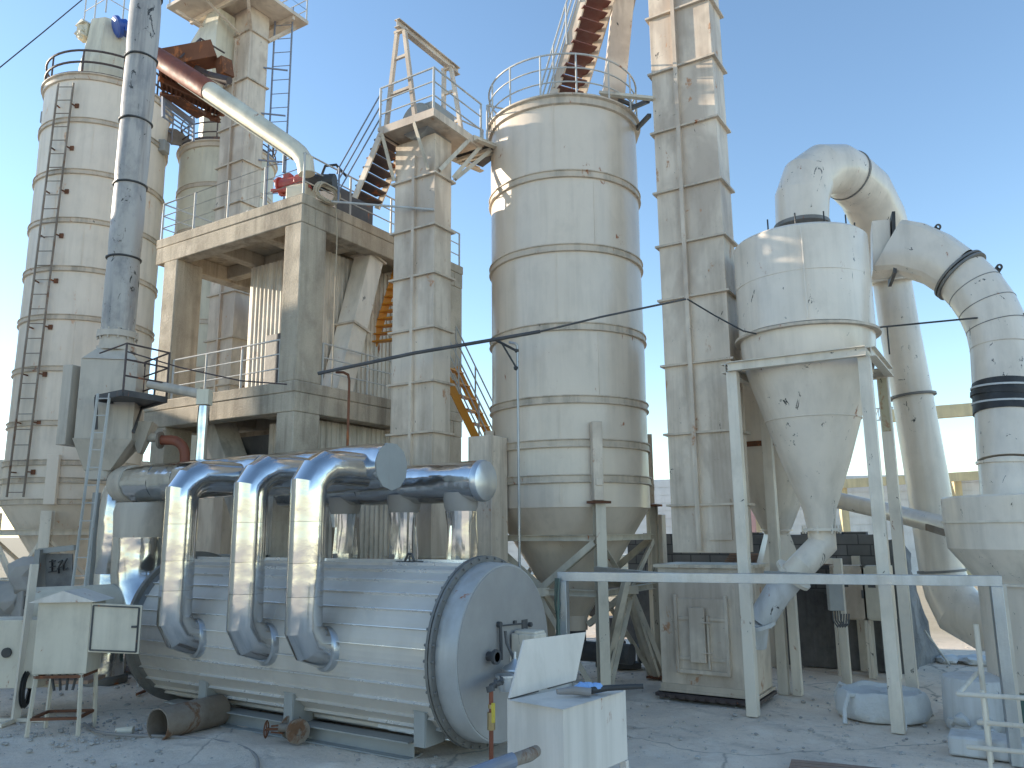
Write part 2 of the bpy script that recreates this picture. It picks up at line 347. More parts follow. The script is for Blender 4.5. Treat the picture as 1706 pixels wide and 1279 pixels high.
# ================================================================== GROUND
def ground():
    def axis(lo, hi, step, far):
        a = []; x = lo
        while x <= hi: a.append(x); x += step
        k = [1.5, 4, 9, 20, 50, 120, 300, 800, far]
        return [lo-q for q in reversed(k)] + a + [hi+q for q in k]
    xs = axis(-18, 3, .12, 2500); ys = axis(3, 18, .12, 2500); mb = MB(); nx = len(xs); ny = len(ys)
    for y in ys:
        for x in xs:
            q = V((x, y, 0)); z = 0
            if -18 <= x <= 3 and 3 <= y <= 18:
                z = .018*noise.fractal(q*.8, 1, 2, 5) + .006*noise.noise(q*6)-.012
                # a low dusty heap in front of the heater
                d = ((x+8.3)/1.5)**2 + ((y-6.9)/.5)**2
                z += .07*math.exp(-d*1.3)*(1+.4*noise.noise(q*5))
                z += .035*max(0, noise.fractal(q*1.7+V((3, 8, 0)), 1, 2, 4)-.15)*2
            mb.v.append(V((x, y, z)))
    mb.f = [(j*nx+i, j*nx+i+1, (j+1)*nx+i+1, (j+1)*nx+i) for j in range(ny-1) for i in range(nx-1)]
    o = mkmesh('ground', mb, M['ground'], V((0, 0, 0)), 60); o['kind'] = 'structure'
ground()
mb = MB()
for i in range(2600):
    d = random.uniform(9, 19); x = random.uniform(-.62, .66)*d; p = CP+FW*d+RT*x; s = random.choice((.006, .008, .01, .012, .016, .022, .034))*random.uniform(.6, 1.4)
    if i % 3 == 0: c_ = ((-5.5, 16.2), (-8, 7.3), (-3.9, 12.2), (-10.5, 6.6), (-2.2, 11.2), (-7, 13))[i % 6]; p = V((c_[0]+random.gauss(0, .9), c_[1]+random.gauss(0, .4), 0))
    mb.blob((p.x, p.y, s*.3-.005), s, (1, random.uniform(.6, 1.3), .6), .4, 1)
solo('rubble', mb, M['rock'], None, None, kind='stuff', ang=0)

# ================================================================== CONCRETE TOWER
K = P(505, 320, 13.6); X1 = K.x; Y0 = K.y; ZT = K.z; ZM = 5.26; X0 = -14.85; Y1 = 14.5
tw = thing('concrete_tower', 'two storey open concrete frame tower with corrugated cabin and white railings behind the silver ducts', 'concrete tower', ((X0+X1)/2, (Y0+Y1)/2, 0))
def deck(zt, nm):
    mb = MB(); mb.mm((X0, Y0, zt-.2), (X1, Y1, zt)); b = .55; wb = .34; g = .012
    mb.mm((X0+g, Y0+g, zt-b), (X1-g, Y0+wb, zt-.2)); mb.mm((X0+g, Y1-wb, zt-b), (X1-g, Y1-g, zt-.2))
    mb.mm((X0+g, Y0+wb, zt-b), (X0+wb, Y1-wb, zt-.2)); mb.mm((X1-wb, Y0+wb, zt-b), (X1-g, Y1-wb, zt-.2))
    for k in (1, 2):
        y = Y0+(Y1-Y0)*k/3; mb.mm((X0+wb, y-.12, zt-.5), (X1-wb, y+.12, zt-.2))
    xs = [X0+wb]+[X0+(X1-X0)*k/3 for k in (1, 2)]+[X1-wb]
    for k in (1, 2):
        x = xs[k]; yy = [Y0+wb]+[Y0+(Y1-Y0)*q/3 for q in (1, 2)]+[Y1-wb]
        for q in range(3): mb.mm((x-.12, yy[q]+(.12 if q else 0), zt-.48), (x+.12, yy[q+1]-(.12 if q < 2 else 0), zt-.2))
    return part(nm, mb, M['concrete'], tw, bev=.02)
deck(ZT, 'upper_slab'); deck(ZM, 'lower_slab')
cw, cd = .44, .62
for (cx, cy) in ((X1-cw/2-.02, Y0+cd/2+.02), (X0+cw/2+.3, Y0+cd/2+.02), (X1-cw/2-.02, Y1-cd/2-.02), (X0+cw/2+.02, Y1-cd/2-.02)):
    for (za, zb) in ((0, ZM-.55), (ZM, ZT-.55)):
        mb = MB(); mb.mm((cx-cw/2, cy-cd/2, za), (cx+cw/2, cy+cd/2, zb)); parts('column', mb, M['concrete'], tw, bev=.02)
def corr(mb, a, b, z0, z1, pitch=.12, amp=.022):
    """trapezoid corrugated sheet from a to b, ribs vertical"""
    a = V(a); b = V(b); t = (b-a).normalized(); n = V((t.y, -t.x, 0)); L = (b-a).length; k = int(L/pitch); pts = []
    for i in range(k):
        for (u, o) in ((0, 0), (.55, 0), (.65, 1), (.9, 1)):
            pts.append(a+t*((i+u)*L/k)+n*(o*amp))
    pts.append(b); m = len(pts); vs = [V((q.x, q.y, z0)) for q in pts]+[V((q.x, q.y, z1)) for q in pts]
    mb.add(vs, [(i, i+1, m+i+1, m+i) for i in range(m-1)])
ca = PY(413, 560, Y0+1.25).x
cabin_y = Y0+1.25; cabin_x = X1-.75
mb = MB(); corr(mb, (ca, cabin_y, 0), (cabin_x, cabin_y, 0), ZM, ZT-.56); corr(mb, (cabin_x, cabin_y, 0), (cabin_x, Y1-1.4, 0), ZM, ZT-.56); corr(mb, (ca, Y1-1.4, 0), (ca, cabin_y, 0), ZM, ZT-.56)
cabin = part('cabin_wall', mb, M['corr'], tw, ang=10)
mb = MB(); wx = PY(463, 570, cabin_y).x; mb.mm((wx-.3, cabin_y-.05, ZM+.25), (wx+.32, cabin_y-.03, ZM+1.35)); part('dark_panel', mb, M['dark'], cabin)
mb = MB(); corr(mb, (cabin_x-.9, Y0+.9, 0), (cabin_x+.25, Y0+.9, 0), 0, ZM-.56, .14); corr(mb, (cabin_x+.25, Y0+.9, 0), (cabin_x+.25, Y1-1.3, 0), 0, ZM-.56, .14)
part('lower_wall', mb, M['corr'], tw, ang=10)
# rails of the two decks
for zt, nm in ((ZT, 'u'), (ZM, 'l')):
    mb = MB(); e = .07
    pts = [V((X0+e, Y1-e, zt)), V((X0+e, Y0+e, zt)), V((X1-e, Y0+e, zt)), V((X1-e, Y1-e, zt))] if nm == 'u' else None
    if pts: rail_run(mb, pts, .82)
    else:
        rail_run(mb, [V((X0+.8, Y0+e, zt)), V((X1-cw-.05, Y0+e, zt))], .8); part('guard_rail', mb, M['rail'], tw); mb = MB(); rail_run(mb, [V((X1-e, Y0+cd+.08, zt)), V((X1-e, Y1-cd-.1, zt))], .8)
    part('guard_rail', mb, M['rail'], tw)
# hoppers hanging in the ground floor
hx = PY(415, 720, Y0+1.9)
mb = MB(); mb.hop((-12.6, Y0+1.7, ZM-.75), 2.3, 1.5, (-12.4, Y0+1.7, ZM-2.2), .8, .7); part('hopper', mb, M['dark'], tw, ang=10)
mb = MB(); mb.beam((-13.4, Y0+.75, ZM-.55), (-12.2, Y0+.6, ZM-2.3), .5, .4); part('chute', mb, M['corr'], tw)
mb = MB(); mb.mm((-13.9, Y0+2.4, 0), (-11.9, Y0+3.4, 2.2)); mb.hop((-12.9, Y0+2.9, 2.2), 2, 1, (-12.9, Y0+2.9, 3.0), .6, .5); part('mill_body', mb, M['green_dark'], tw, ang=10, bev=.02)
mb = MB()
for x in (-12.9, -11.9, -11.2): mb.mm((x-.35, Y0+.55, 2.02), (x+.35, Y0+.85, 2.2)); mb.mm((x-.4, Y0+.5, 2.2), (x+.4, Y0+.88, 2.23))
parts('cable_tray', mb, M['grey_paint'], tw)
# square white inclined chute through the tower side
xc = X1-.42
mb = MB(); a = PX(560, 655, xc); b = PX(620, 410, xc); mb.beam(a, b, .4, .46, V((1, 0, 0))); sc_ = part('square_chute', mb, M['white_steel'], tw, bev=.01)
mb = MB()
for t in (.42, .9): q = a.lerp(b, t); d = (b-a).normalized(); mb.beam(q-d*.02, q+d*.02, .5, .56, V((1, 0, 0)))
part('chute_flange', mb, M['band'], sc_)

# things on the upper deck
q = PZ(486, 287, ZT+.45)
mb = MB(); c = V((X1-.55, Y0+.45, ZT)); mb.box(c+V((0, 0, .2)), (.45, .35, .4), rotz(.2)); 
t = thing('screw_drive', 'red geared motor drive at the foot of the screw pipe on the tower corner', 'motor', c)
part('pedestal', mb, M['cream'], t, bev=.02)
mb = MB(); mb.tube([c+V((-.5, -.1, .52)), c+V((-.1, .0, .52))], .13, 14); mb.tube([c+V((-.1, 0, .52)), c+V((.1, .05, .52))], .16, 18); mb.tube([c+V((-.5, -.1, .52)), c+V((-.46, -.09, .52))], .17, 18); mb.beam(c+V((-.6, -.2, .40)), c+V((.25, .02, .36)), .1, .05); mb.beam(c+V((-.6, .0, .40)), c+V((.25, .2, .36)), .1, .05); mb.beam(c+V((-.62, -.12, .62)), c+V((-.2, -.02, .66)), .12, .04); mb.box(c+V((-.32, -.05, .68)), (.16, .14, .1), rotz(.25)); part('gearbox', mb, M['red'], t, bev=.01)
mb = MB(); mb.tube([c+V((.1, .05, .5)), c+V((.5, .25, .47))], .16, 18)
mb.lathe(c+V((.5, .25, .47)), [(.17, 0), (.17, .1)], 18, ax=V((.4, .2, -.03)).to_track_quat('Z', 'Y').to_matrix())
part('motor_body', mb, M['black'], t)
mb = MB(); mb.tube([c+V((.3, .2, .6)), c+V((.36, .25, .85)), c+V((.5, .4, .9)), c+V((.6, .6, .7))], .025, 8); part('cable', mb, M['black'], t)
c = V((X1-.5, Y0+1.55, ZT)); t = thing('control_box', 'dark grey steel box lying beside the motor on the upper deck edge', 'steel box', c)
mb = MB(); mb.mm(c+V((-.35, -.45, .12)), c+V((.25, .6, .62))); part('box_body', mb, M['dark'], t, bev=.015)
mb = MB(); mb.mm(c+V((-.3, -.8, .0)), c+V((.3, -.7, .12))); mb.mm(c+V((-.3, .4, 0)), c+V((.3, .5, .12))); parts('foot_beam', mb, M['rail_dark'], t)
mb = MB(); c = V((X1+.02, Y0+.55, ZT+.05))
for k in range(9):
    a = random.uniform(-.35, .35); rr = random.uniform(.17, .26)
    pts = [c+V((.02*k*.5+.03*math.sin(3*th), rr*math.cos(th)*1.25, rr*math.sin(th)*.8+.12)) for th in [i*math.pi/10 for i in range(21)]]
    mb.tube(pts, .016, 6)
mb.tube([c+V((.05, .2, .02)), c+V((.06, .26, -.6)), c+V((.05, .27, -2.0)), c+V((.06, .26, -3.6))], .012, 6)
solo('hose_coil', mb, M['rope'], 'coil of tan hose hung over the upper deck corner with its end hanging down', 'hose')
mb = MB(); c = V((X0+2.3, Y0+.45, ZT))
for k in range(14): mb.blob(c+V((random.uniform(-.5, .5), random.uniform(-.15, .15), random.uniform(.03, .12))), .13, (1.4, .9, .7), .5)
solo('rag_pile', mb, M['rail_blue'], 'dark blue rags heaped behind the railing of the upper deck', 'rags')

# ================================================================== BUCKET ELEVATORS
def elevator(name_loc, cx, cy, wx, wy, z0, z1, flz, label, mat='casing', flare=.06, lip=.035):
    """cx, cy: the near right corner (largest x, smallest y)"""
    t = thing('bucket_elevator', label, 'bucket elevator', (cx-wx/2, cy+wy/2, 0), None)
    mb = MB(); mb.mm((cx-wx, cy, z0), (cx, cy+wy, z1)); part('casing', mb, M[mat], t, bev=.006)
    for z in flz:
        mb = MB(); mb.ring((0, 0, 0), .1, .1, 0, 0, 4) if False else None
        for (a, b) in (((cx-wx-flare, cy-flare, z), (cx+flare, cy, z+lip)), ((cx-wx-flare, cy+wy, z), (cx+flare, cy+wy+flare, z+lip)), ((cx-wx-flare, cy, z), (cx-wx, cy+wy, z+lip)), ((cx, cy, z), (cx+flare, cy+wy, z+lip))): mb.mm(a, b)
        parts('flange', mb, M['band'], t)
    return t
# E2: the tall one on the right
e2x, e2y = -3.72, 12.62
fl = [PY(1200, y, e2y).z for y in (841, 718, 600, 484, 393, 301, 198, 96, 0)] 
e2 = elevator('e2', e2x, e2y, 1.14, .62, 2.25, 14.5, [PY(x, y, e2y).z for x, y in ((1228, 841), (1218, 718), (1207, 600), (1205, 486), (1199, 393), (1192, 301), (1185, 198), (1180, 96), (1175, 0))]+[12.9, 14.2], 'tall pale bucket elevator running out of the picture between big silo and cyclone')
mb = MB(); mb.beam((e2x-.66, e2y-.035, 2.3), (e2x-.66, e2y-.035, 14.5), .1, .07, V((1, 0, 0))); part('centre_rib', mb, M['casing'], e2)
mb = MB(); mb.mm((e2x-.5, e2y-.03, 2.45), (e2x-.14, e2y-.0, 3.1)); bolts(mb, (0, 0, 0), (0, 1, 0), .01, 1)
for i in range(3):
    for j in (0, 1): mb.tube([V((e2x-.46+.14*i, e2y-.045, 2.55+.45*j)), V((e2x-.46+.14*i, e2y-.02, 2.55+.45*j))], .012, 6)
parts('inspection_plate', mb, M['casing'], e2)
# base box with hatch
bx0, bx1, by0, by1 = e2x-1.36, e2x+.12, e2y-.16, e2y+.8
mb = MB(); mb.mm((bx0, by0, .16), (bx1, by1, 2.02)); part('boot_box', mb, M['casing'], e2, bev=.01)
mb = MB(); mb.mm((bx0-.05, by0-.05, 2.02), (bx1+.05, by1+.05, 2.07)); mb.mm((bx0-.03, by0-.04, .12), (bx1+.04, by1+.03, .16)); mb.mm((bx0-.01, by0-.03, .16), (bx1+.02, by0, .24)); parts('boot_flange', mb, M['band'], e2)
mb = MB(); mb.mm((bx0-.08, by0-.1, .05), (bx1+.06, by1, .1)); mb.mm((bx0+.1, by0+.05, 0.0), (bx1-.1, by1-.05, .05))
for k in range(9): mb.beam((bx0+.16*k, by0-.12, .06), (bx0+.16*k+.1, by0-.12, .07), .02, .05)
part('base_frame', mb, M['rail_dark'], e2)
mb = MB()
hxa, hxb = bx0+.28, bx1-.34
mb.mm((hxa, by0-.035, .42), (hxb, by0, 1.55)); 
hatch = part('hatch_frame', mb, M['casing'], e2, bev=.008)
mb = MB()
mb.mm((hxa, by0-.08, .42), (hxa+.05, by0-.035, 1.6)); mb.mm((hxb-.05, by0-.08, .42), (hxb, by0-.035, 1.6)); mb.mm((hxa+.05, by0-.075, .42), (hxb-.05, by0-.035, .48)); mb.mm((hxa+.05, by0-.06, 1.22), (hxb-.05, by0-.035, 1.27)); mb.mm((hxa+.05, by0-.06, .62), (hxb-.05, by0-.035, .67))
mm_ = (hxa+hxb)/2; mb.mm((mm_-.17, by0-.13, .6), (mm_+.08, by0-.076, 1.42)); mb.mm((mm_+.1, by0-.1, .5), (mm_+.13, by0-.036, 1.3))
for zz in (.75, 1.2): mb.beam((mm_+.02, by0-.14, zz), (mm_+.18, by0-.14, zz), .025)
parts('hatch_bars', mb, M['casing'], hatch, bev=.004)

# E1: the slimmer one in front of the tower
e1x, e1y = -8.24, 10.54; e1w, e1d = .93, .5
e1 = elevator('e1', e1x, e1y, e1w, e1d, .1, 9.75, [PY(722, y, e1y).z for y in (930, 830, 720, 635, 545, 455, 375, 290)], 'slim bucket elevator with head platform rising in front of the concrete tower')
mb = MB(); mb.beam((e1x-.45, e1y-.03, .2), (e1x-.45, e1y-.03, 9.4), .07, .06, V((1, 0, 0))); part('centre_rib', mb, M['casing'], e1)
zp = 9.94; pa = V((-7.93, 10.10, zp)); plx0 = PZ(628, 212, zp).x; ply1 = PZ(812, 235, zp).y
mb = MB(); mb.mm((plx0, pa.y, zp-.07), (pa.x, pa.y+1.55, zp)); 
mb.mm((plx0+.05, pa.y, zp-.15), (pa.x, pa.y+.04, zp-.07)); mb.mm((pa.x-.04, pa.y+.04, zp-.15), (pa.x, pa.y+1.5, zp-.07)); mb.mm((plx0, pa.y+.04, zp-.15), (plx0+.04, pa.y+1.5, zp-.07))
hp = part('head_platform', mb, M['casing'], e1)
mb = MB()
zb = PY(722, 290, e1y).z+.1
for (a, b) in (((plx0+.1, pa.y+.03, zp-.12), (e1x-e1w, e1y, zb)), ((pa.x-.45, pa.y+.03, zp-.12), (e1x-.1, e1y-.03, zb)), ((pa.x-.03, pa.y+1.1, zp-.12), (e1x+.02, e1y+.1, zb)), ((pa.x-.03, pa.y+1.45, zp-.12), (e1x+.02, e1y+e1d, zb)), ((plx0+.1, pa.y+1.4, zp-.12), (e1x-e1w, e1y+e1d, zb))):
    mb.angle(a, b, .07, .01)
parts('brace', mb, M['beam_paint'], e1)
mb = MB(); cy = e1y+.25
mb.mm((plx0+.55, e1y-.08, zp), (pa.x-.3, e1y+.58, zp+.42)); part('head_cover', mb, M['grey_paint'], e1, bev=.02)
mb = MB(); ax = Matrix.Rotation(math.pi/2, 3, 'X'); mb.lathe((plx0+.62, e1y+.62, zp+.12), [(.34, 0), (.34, .72)], 28, ax=ax); part('head_drum', mb, M['grey_paint'], e1)
mb = MB(); rail_run(mb, [V((plx0+.03, pa.y+.03, zp)), V((pa.x-.03, pa.y+.03, zp)), V((pa.x-.03, pa.y+1.5, zp))], .8, 3)
part('guard_rail', mb, M['rail'], e1)
# A-frame hoist beam
bmz = zp+1.85; y_a = pa.y+.1; y_b = pa.y+1.55; xm = PY(668, 45, y_a).x
for yy, zt_, wid in ((y_a, bmz, .62), (y_b, bmz, .34)):
    mb = MB()
    xa, xb = (plx0+.12, plx0+.80) if yy == y_a else (xm-.1, xm+.42)
    mb.beam((xa, yy, zp), (xm-.09, yy, zt_), .07, .07); mb.beam((xb, yy, zp), (xm+.09, yy, zt_), .07, .07)
    for f in (.35, .72): mb.beam((xa+(xm-.09-xa)*f, yy, zp+(zt_-zp)*f), (xb+(xm+.09-xb)*f, yy, zp+(zt_-zp)*f), .05, .05)
    mb.mm((xm-.14, yy-.04, zt_), (xm+.14, yy+.04, zt_+.05)); part('hoist_frame', mb, M['casing'], e1)
mb = MB(); mb.ibeam((xm, y_a-.12, bmz+.13), (xm, y_b+.35, bmz+.13), .12, .16, .015); part('hoist_beam', mb, M['casing'], e1)
# walkway from E1 to the big silo
t = thing('walkway', 'short railed grating bridge from slim elevator head to the big silo rim', 'walkway', (pa.x, pa.y+1.55, zp-.1))
wa = V((pa.x-.1, pa.y+1.58, zp)); 
mb = MB(); wb_ = V((-7.75, 12.05, zp+.02)); mb.quad((pa.x-.75, wa.y, zp), (pa.x+.05, wa.y, zp), (wb_.x+.1, wb_.y, zp+.02), (wb_.x-.75, wb_.y+.4, zp+.02), -.04); part('deck', mb, M['dark'], t)
mb = MB(); mb.angle((pa.x+.07, wa.y-.4, zp-.05), (wb_.x+.12, wb_.y, zp-.05), .12, .02); mb.angle((pa.x-.77, wa.y, zp-.05), (wb_.x-.77, wb_.y+.4, zp-.05), .12, .02); mb.beam((pa.x-.77, wa.y+.1, zp-.1), (pa.x+.07, wa.y+.1, zp-.1), .06); mb.beam((pa.x-.77, wb_.y-.15, zp-.1), (pa.x+.07, wb_.y-.15, zp-.1), .06); parts('side_beam', mb, M['beam_paint'], t)
mb = MB(); rail_run(mb, [V((pa.x+.05, wa.y+.02, zp)), V((wb_.x+.1, wb_.y, zp))], .8, 3, gap=.5); rail_run(mb, [V((pa.x-.75, wa.y+.02, zp)), V((wb_.x-.75, wb_.y+.4, zp))], .8, 3, gap=.6); part('guard_rail', mb, M['rail'], t)
mb = MB(); mb.beam((pa.x+.06, wb_.y-.25, zp-.1), (e1x+.05, e1y+e1d+.05, zb), .07); parts('brace', mb, M['beam_paint'], t)
# ship ladder stairs from upper deck to E1 platform
t = thing('steel_stairs', 'steep steel stairs with black treads climbing from upper deck to elevator head platform', 'stairs', (X1-.2, e1y+.1, ZT))
sa = PY(590, 335, pa.y+.12); sa.z = max(sa.z, ZT); sb = V((plx0-.02, pa.y+.12, zp-.05)); sa = V((sb.x-.62, pa.y+.12, ZT+.02)); wd = V((0, .62, 0))
for o_ in (V((0, 0, 0)), wd):
    mb = MB(); mb.beam(sa+o_, sb+o_, .03, .13); part('stringer', mb, M['casing'], t)
n_ = 7
for i in range(n_):
    q = sa.lerp(sb, (i+.6)/n_); mb = MB(); mb.mm(q+V((-.16, .02, -.015)), q+V((.1, .6, .015))); part('tread', mb, M['rail_dark'], t)
mb = MB()
for h_ in (.35, .6, .85): mb.tube([sa+V((-.45, 0, h_-.15)), sb+V((-.0, 0, h_))], .014, 8)
mb.tube([sa+V((-.42, 0, 0)), sa+V((-.42, 0, .72))], .018, 8); mb.tube([sa+V((-.45, 0, .7)), sa+V((-.48, 0, .6))], .016, 8); part('hand_rail', mb, M['rail_blue'], t)
# rod from the deck to E1
mb = MB(); mb.tube([PX(545, 335, X1+.03), V((e1x+.02, e1y-.03, 8.25))], .022, 8); solo('brace_rod', mb, M['rail'], 'thin pale rod tying the upper deck edge to the slim elevator', 'rod')

# E0: the distant one top left
e0 = P(417, 50, 19.2); e0x, e0y = e0.x, e0.y
f0 = [PY(417, y, e0y).z for y in (50, 128, 200, 262, 330)]
t0 = elevator('e0', e0x, e0y, 1.0, .62, .1, e0.z+1.4, f0+[f0[-1]-1.2*k for k in range(1, 7)], 'far bucket elevator with ladder and overhanging head platform at the top left')
mb = MB(); mb.beam((e0x-.5, e0y-.03, 5), (e0x-.5, e0y-.03, e0.z-.1), .08, .06, V((1, 0, 0))); part('centre_rib', mb, M['casing'], t0)
c3 = P(514, 35, 20.0); zq = c3.z
mb = MB(); mb.mm((e0x-2.0, e0y-1.2, zq-.1), (c3.x, e0y-.02, zq)); mb.mm((e0x-2.0, e0y+.64, zq-.1), (c3.x, c3.y, zq)); mb.mm((e0x+.02, e0y-.02, zq-.1), (c3.x, e0y+.64, zq)); mb.mm((e0x-2.0, e0y-.02, zq-.1), (e0x-1.02, e0y+.64, zq))
for y in (e0y-.5, e0y+.9): mb.beam((e0x-1.9, y, zq-.16), (c3.x-.05, y, zq-.16), .08, .12)
part('head_platform', mb, M['casing'], t0)
mb = MB()
for (a, b) in (((e0x-1.7, e0y-1.1, zq-.2), (e0x-.85, e0y-.02, e0.z)), ((e0x-.6, e0y-1.1, zq-.2), (e0x-.35, e0y-.02, e0.z)), ((e0x+.9, e0y-.9, zq-.2), (e0x+.03, e0y, e0.z)), ((c3.x-.3, c3.y-.2, zq-.2), (e0x+.03, e0y+.6, e0.z))): mb.angle(a, b, .08, .012)
parts('brace', mb, M['casing'], t0)
mb = MB(); rail_run(mb, [V((e0x-1.95, e0y-1.15, zq)), V((c3.x-.04, e0y-1.15, zq)), V((c3.x-.04, c3.y-.04, zq)), V((e0x-1.95, c3.y-.04, zq))], 1.0, 3); part('guard_rail', mb, M['rail'], t0)
mb = MB(); lx = e0x+.25; ladder(mb, (lx, e0y+.9, 6), (lx, e0y+.9, zq+.3), (1, .5, 0), .5, .42)
for z in [7+1.35*k for k in range(7)]: mb.beam((e0x, e0y+.5, z), (lx+.2, e0y+.95, z+.0), .035)
part('ladder', mb, M['rail_blue'], t0)
mb = MB(); q = P(352, 110, 19.6); mb.hop(q+V((0, 0, -.9)), .35, .3, q+V((0, 0, .0)), 1.1, .6); mb.mm(q+V((-.55, -.3, 0)), q+V((.55, .3, .75))); mb.hop(q+V((0, 0, .75)), 1.1, .6, q+V((.3, 0, 1.4)), .5, .5); part('discharge_spout', mb, M['cream'], t0, ang=10)

# ================================================================== SILOS
def silo(label, c, r, z0, z1, rings, zc, mats=('silo', 'band', 'silo'), wob=.012, seg=72, rim=.05, coner=.25, rl=.03, name='storage_silo'):
    t = thing(name, label, 'silo', (c[0], c[1], 0))
    cc = V((c[0], c[1], 0)); n = 24
    mb = MB(); mb.lathe(cc, [(r, z0+(z1-z0)*i/n) for i in range(n+1)], seg, (False, False), wob); 
    zz_ = sorted([z0, z1]+list(rings))
    for i in range(len(zz_)-1):
        for a0_ in (-1.05, 2.1):
            a_ = a0_+(.35 if i % 2 else -.15); q = cc+V((math.cos(a_)*(r+.003), math.sin(a_)*(r+.003), 0)); mb.box(q+Z*(zz_[i]+zz_[i+1])/2, (.012, .018, zz_[i+1]-zz_[i]-.14), rotz(a_))
    part('shell', mb, M[mats[0]], t, ang=30)
    for z in rings:
        mb = MB(); mb.lathe(cc, [(r-.01, z-.075), (r+rl, z-.07), (r+rl+.004, z-.06), (r+rl, z-.05), (r+rl*.55, z-.045), (r+rl*.55, z+.045), (r+rl, z+.05), (r+rl+.004, z+.06), (r+rl, z+.07), (r-.01, z+.075)], seg, (False, False), wob); part('stiffening_ring', mb, M[mats[1]], t, ang=25)
    mb = MB(); mb.lathe(cc, [(r-.02, z0), (coner, zc), (coner, zc-.25)], seg, (False, True), wob*.5); part('cone', mb, M[mats[2]], t, ang=30)
    mb = MB(); mb.lathe(cc, [(r-.02, z1-.16), (r+rim, z1-.14), (r+rim, z1-.02), (r+rim+.05, z1), (r+rim+.05, z1+.03), (r*.5, z1+.12), (.02, z1+.2)], seg, (False, True)); part('top_rim', mb, M[mats[1]], t, ang=30)
    return t
S2 = V((-6.89, 12.92, 0)); r2 = 1.43; zs = 10.36
s2 = silo('large pale ringed silo on braced legs in the middle of the plant', S2, r2, 3.0, zs, [8.87, 7.49, 6.07, 4.8, 4.06, 3.47], 1.15, rl=.045)
mb = MB(); rr = r2+.04
for k in range(3): mb.tube(circ(S2+Z*(zs+.28*(k+1)), rr, 56), .018 if k == 2 else .014, 8)
for i in range(14):
    a = 2*math.pi*i/14; q = S2+V((rr*math.cos(a), rr*math.sin(a), zs)); mb.tube([q, q+Z*.84], .018, 8)
part('guard_rail', mb, M['rail'], s2)
# legs on the four corners (square set parallel to the plant)
lr = r2/math.sqrt(2)+.1; zb = 1.62; zt = 2.85
cor = [S2+V((sx*lr, sy*lr, 0)) for sx, sy in ((1, -1), (1, 1), (-1, 1), (-1, -1))]
for q in cor:
    mb = MB(); d = (q-S2).normalized(); mb.ibeam(q, q+Z*3.05, .17, .17, .014, d); lg = part('leg', mb, M['beam_paint'], s2)
    mb = MB(); mb.box(q+Z*.03, (.34, .34, .03)); mb.box(q+Z*3.07, (.3, .3, .04)); parts('leg_plate', mb, M['rust'], lg)
    mb = MB(); q2 = S2+d*(r2+.09); a = math.atan2(d.y, d.x); mb.box(q2+Z*3.75, (.16, .17, 1.3), rotz(a)); mb.box(q2+Z*3.4, (.2, .11, .12), rotz(a)); parts('leg_bracket', mb, M['casing'], s2, bev=.008)
mb = MB()
for i in range(4):
    a, b = cor[i], cor[(i+1) % 4]; d = (b-a).normalized()
    a_, b_ = a+d*.09, b-d*.09
    for z in (zt-.35, zb): mb.ibeam(a_+Z*z, b_+Z*z, .1, .1, .012)
    m_ = (a+b)/2
    mb.angle(a_+Z*(zt-.42), m_+Z*(zb+.05), .1, .012); mb.angle(b_+Z*(zt-.42), m_+Z*(zb+.05), .1, .012); mb.box(m_+Z*zb, (.22, .22, .14), rotz(R(45)))
    mb.angle(a_+Z*.05, m_+Z*(zb-.1), .09, .012); mb.angle(b_+Z*.05, m_+Z*(zb-.1), .09, .012)
parts('brace', mb, M['beam_paint'], s2)
mb = MB()
for i in range(4):
    a, b = cor[i], cor[(i+1) % 4]; m_ = (a+b)/2; d = (m_-S2).normalized(); mb.beam(m_+Z*zb, S2+d*.3+Z*(1.0), .1, .1)
parts('cone_strut', mb, M['beam_paint'], s2)
mb = MB(); mb.tube([S2+Z*.62, S2+Z*.95], .22, 20); mb.tube([S2+V((-.9, 0, .55)), S2+V((1.1, 0, .55))], .17, 20); part('screw_feeder', mb, M['dark'], s2)
# hanging pipe and its bracket on the silo
t = thing('pipe_bracket', 'black bracket with slim pale drop pipe hanging down the face of the big silo', 'pipe bracket', P(866, 575, 13.2))
pt = P(862, 576, 12.95); pb = P(872, 935, 12.95)
mb = MB(); mb.tube([P(848, 570, 12.9), P(858, 572, 12.95), pt, pt+Z*-.15, V((pt.x, pt.y, 1.95))], .022, 8); part('drop_pipe', mb, M['galv'], t)
mb = MB(); mb.tube([P(820, 563, 12.95), P(862, 585, 12.95)], .022, 8); mb.tube([P(835, 570, 12.95), P(860, 612, 12.95)], .016, 8); mb.blob(P(861, 584, 12.95), .045); mb.blob(P(860, 613, 12.95), .045); part('arm', mb, M['black'], t)
# bracket between silo and tall elevator
t = thing('tie_bracket', 'channel bracket tying the big silo rim to the tall elevator', 'bracket', P(1040, 160, 13.6))
mb = MB(); mb.beam(P(1000, 155, 13.7), V((e2x-1.1, e2y-.03, zs-.03)), .12, .05); part('channel', mb, M['beam_paint'], t)
mb = MB(); mb.beam(P(1045, 183, 14.2), P(1080, 168, 13.4), .07); mb.beam(P(1060, 215, 14.2), P(1082, 192, 13.4), .07); mb.beam(P(1030, 165, 14.1), P(1060, 178, 14.2), .06); parts('strut', mb, M['dark'], t)
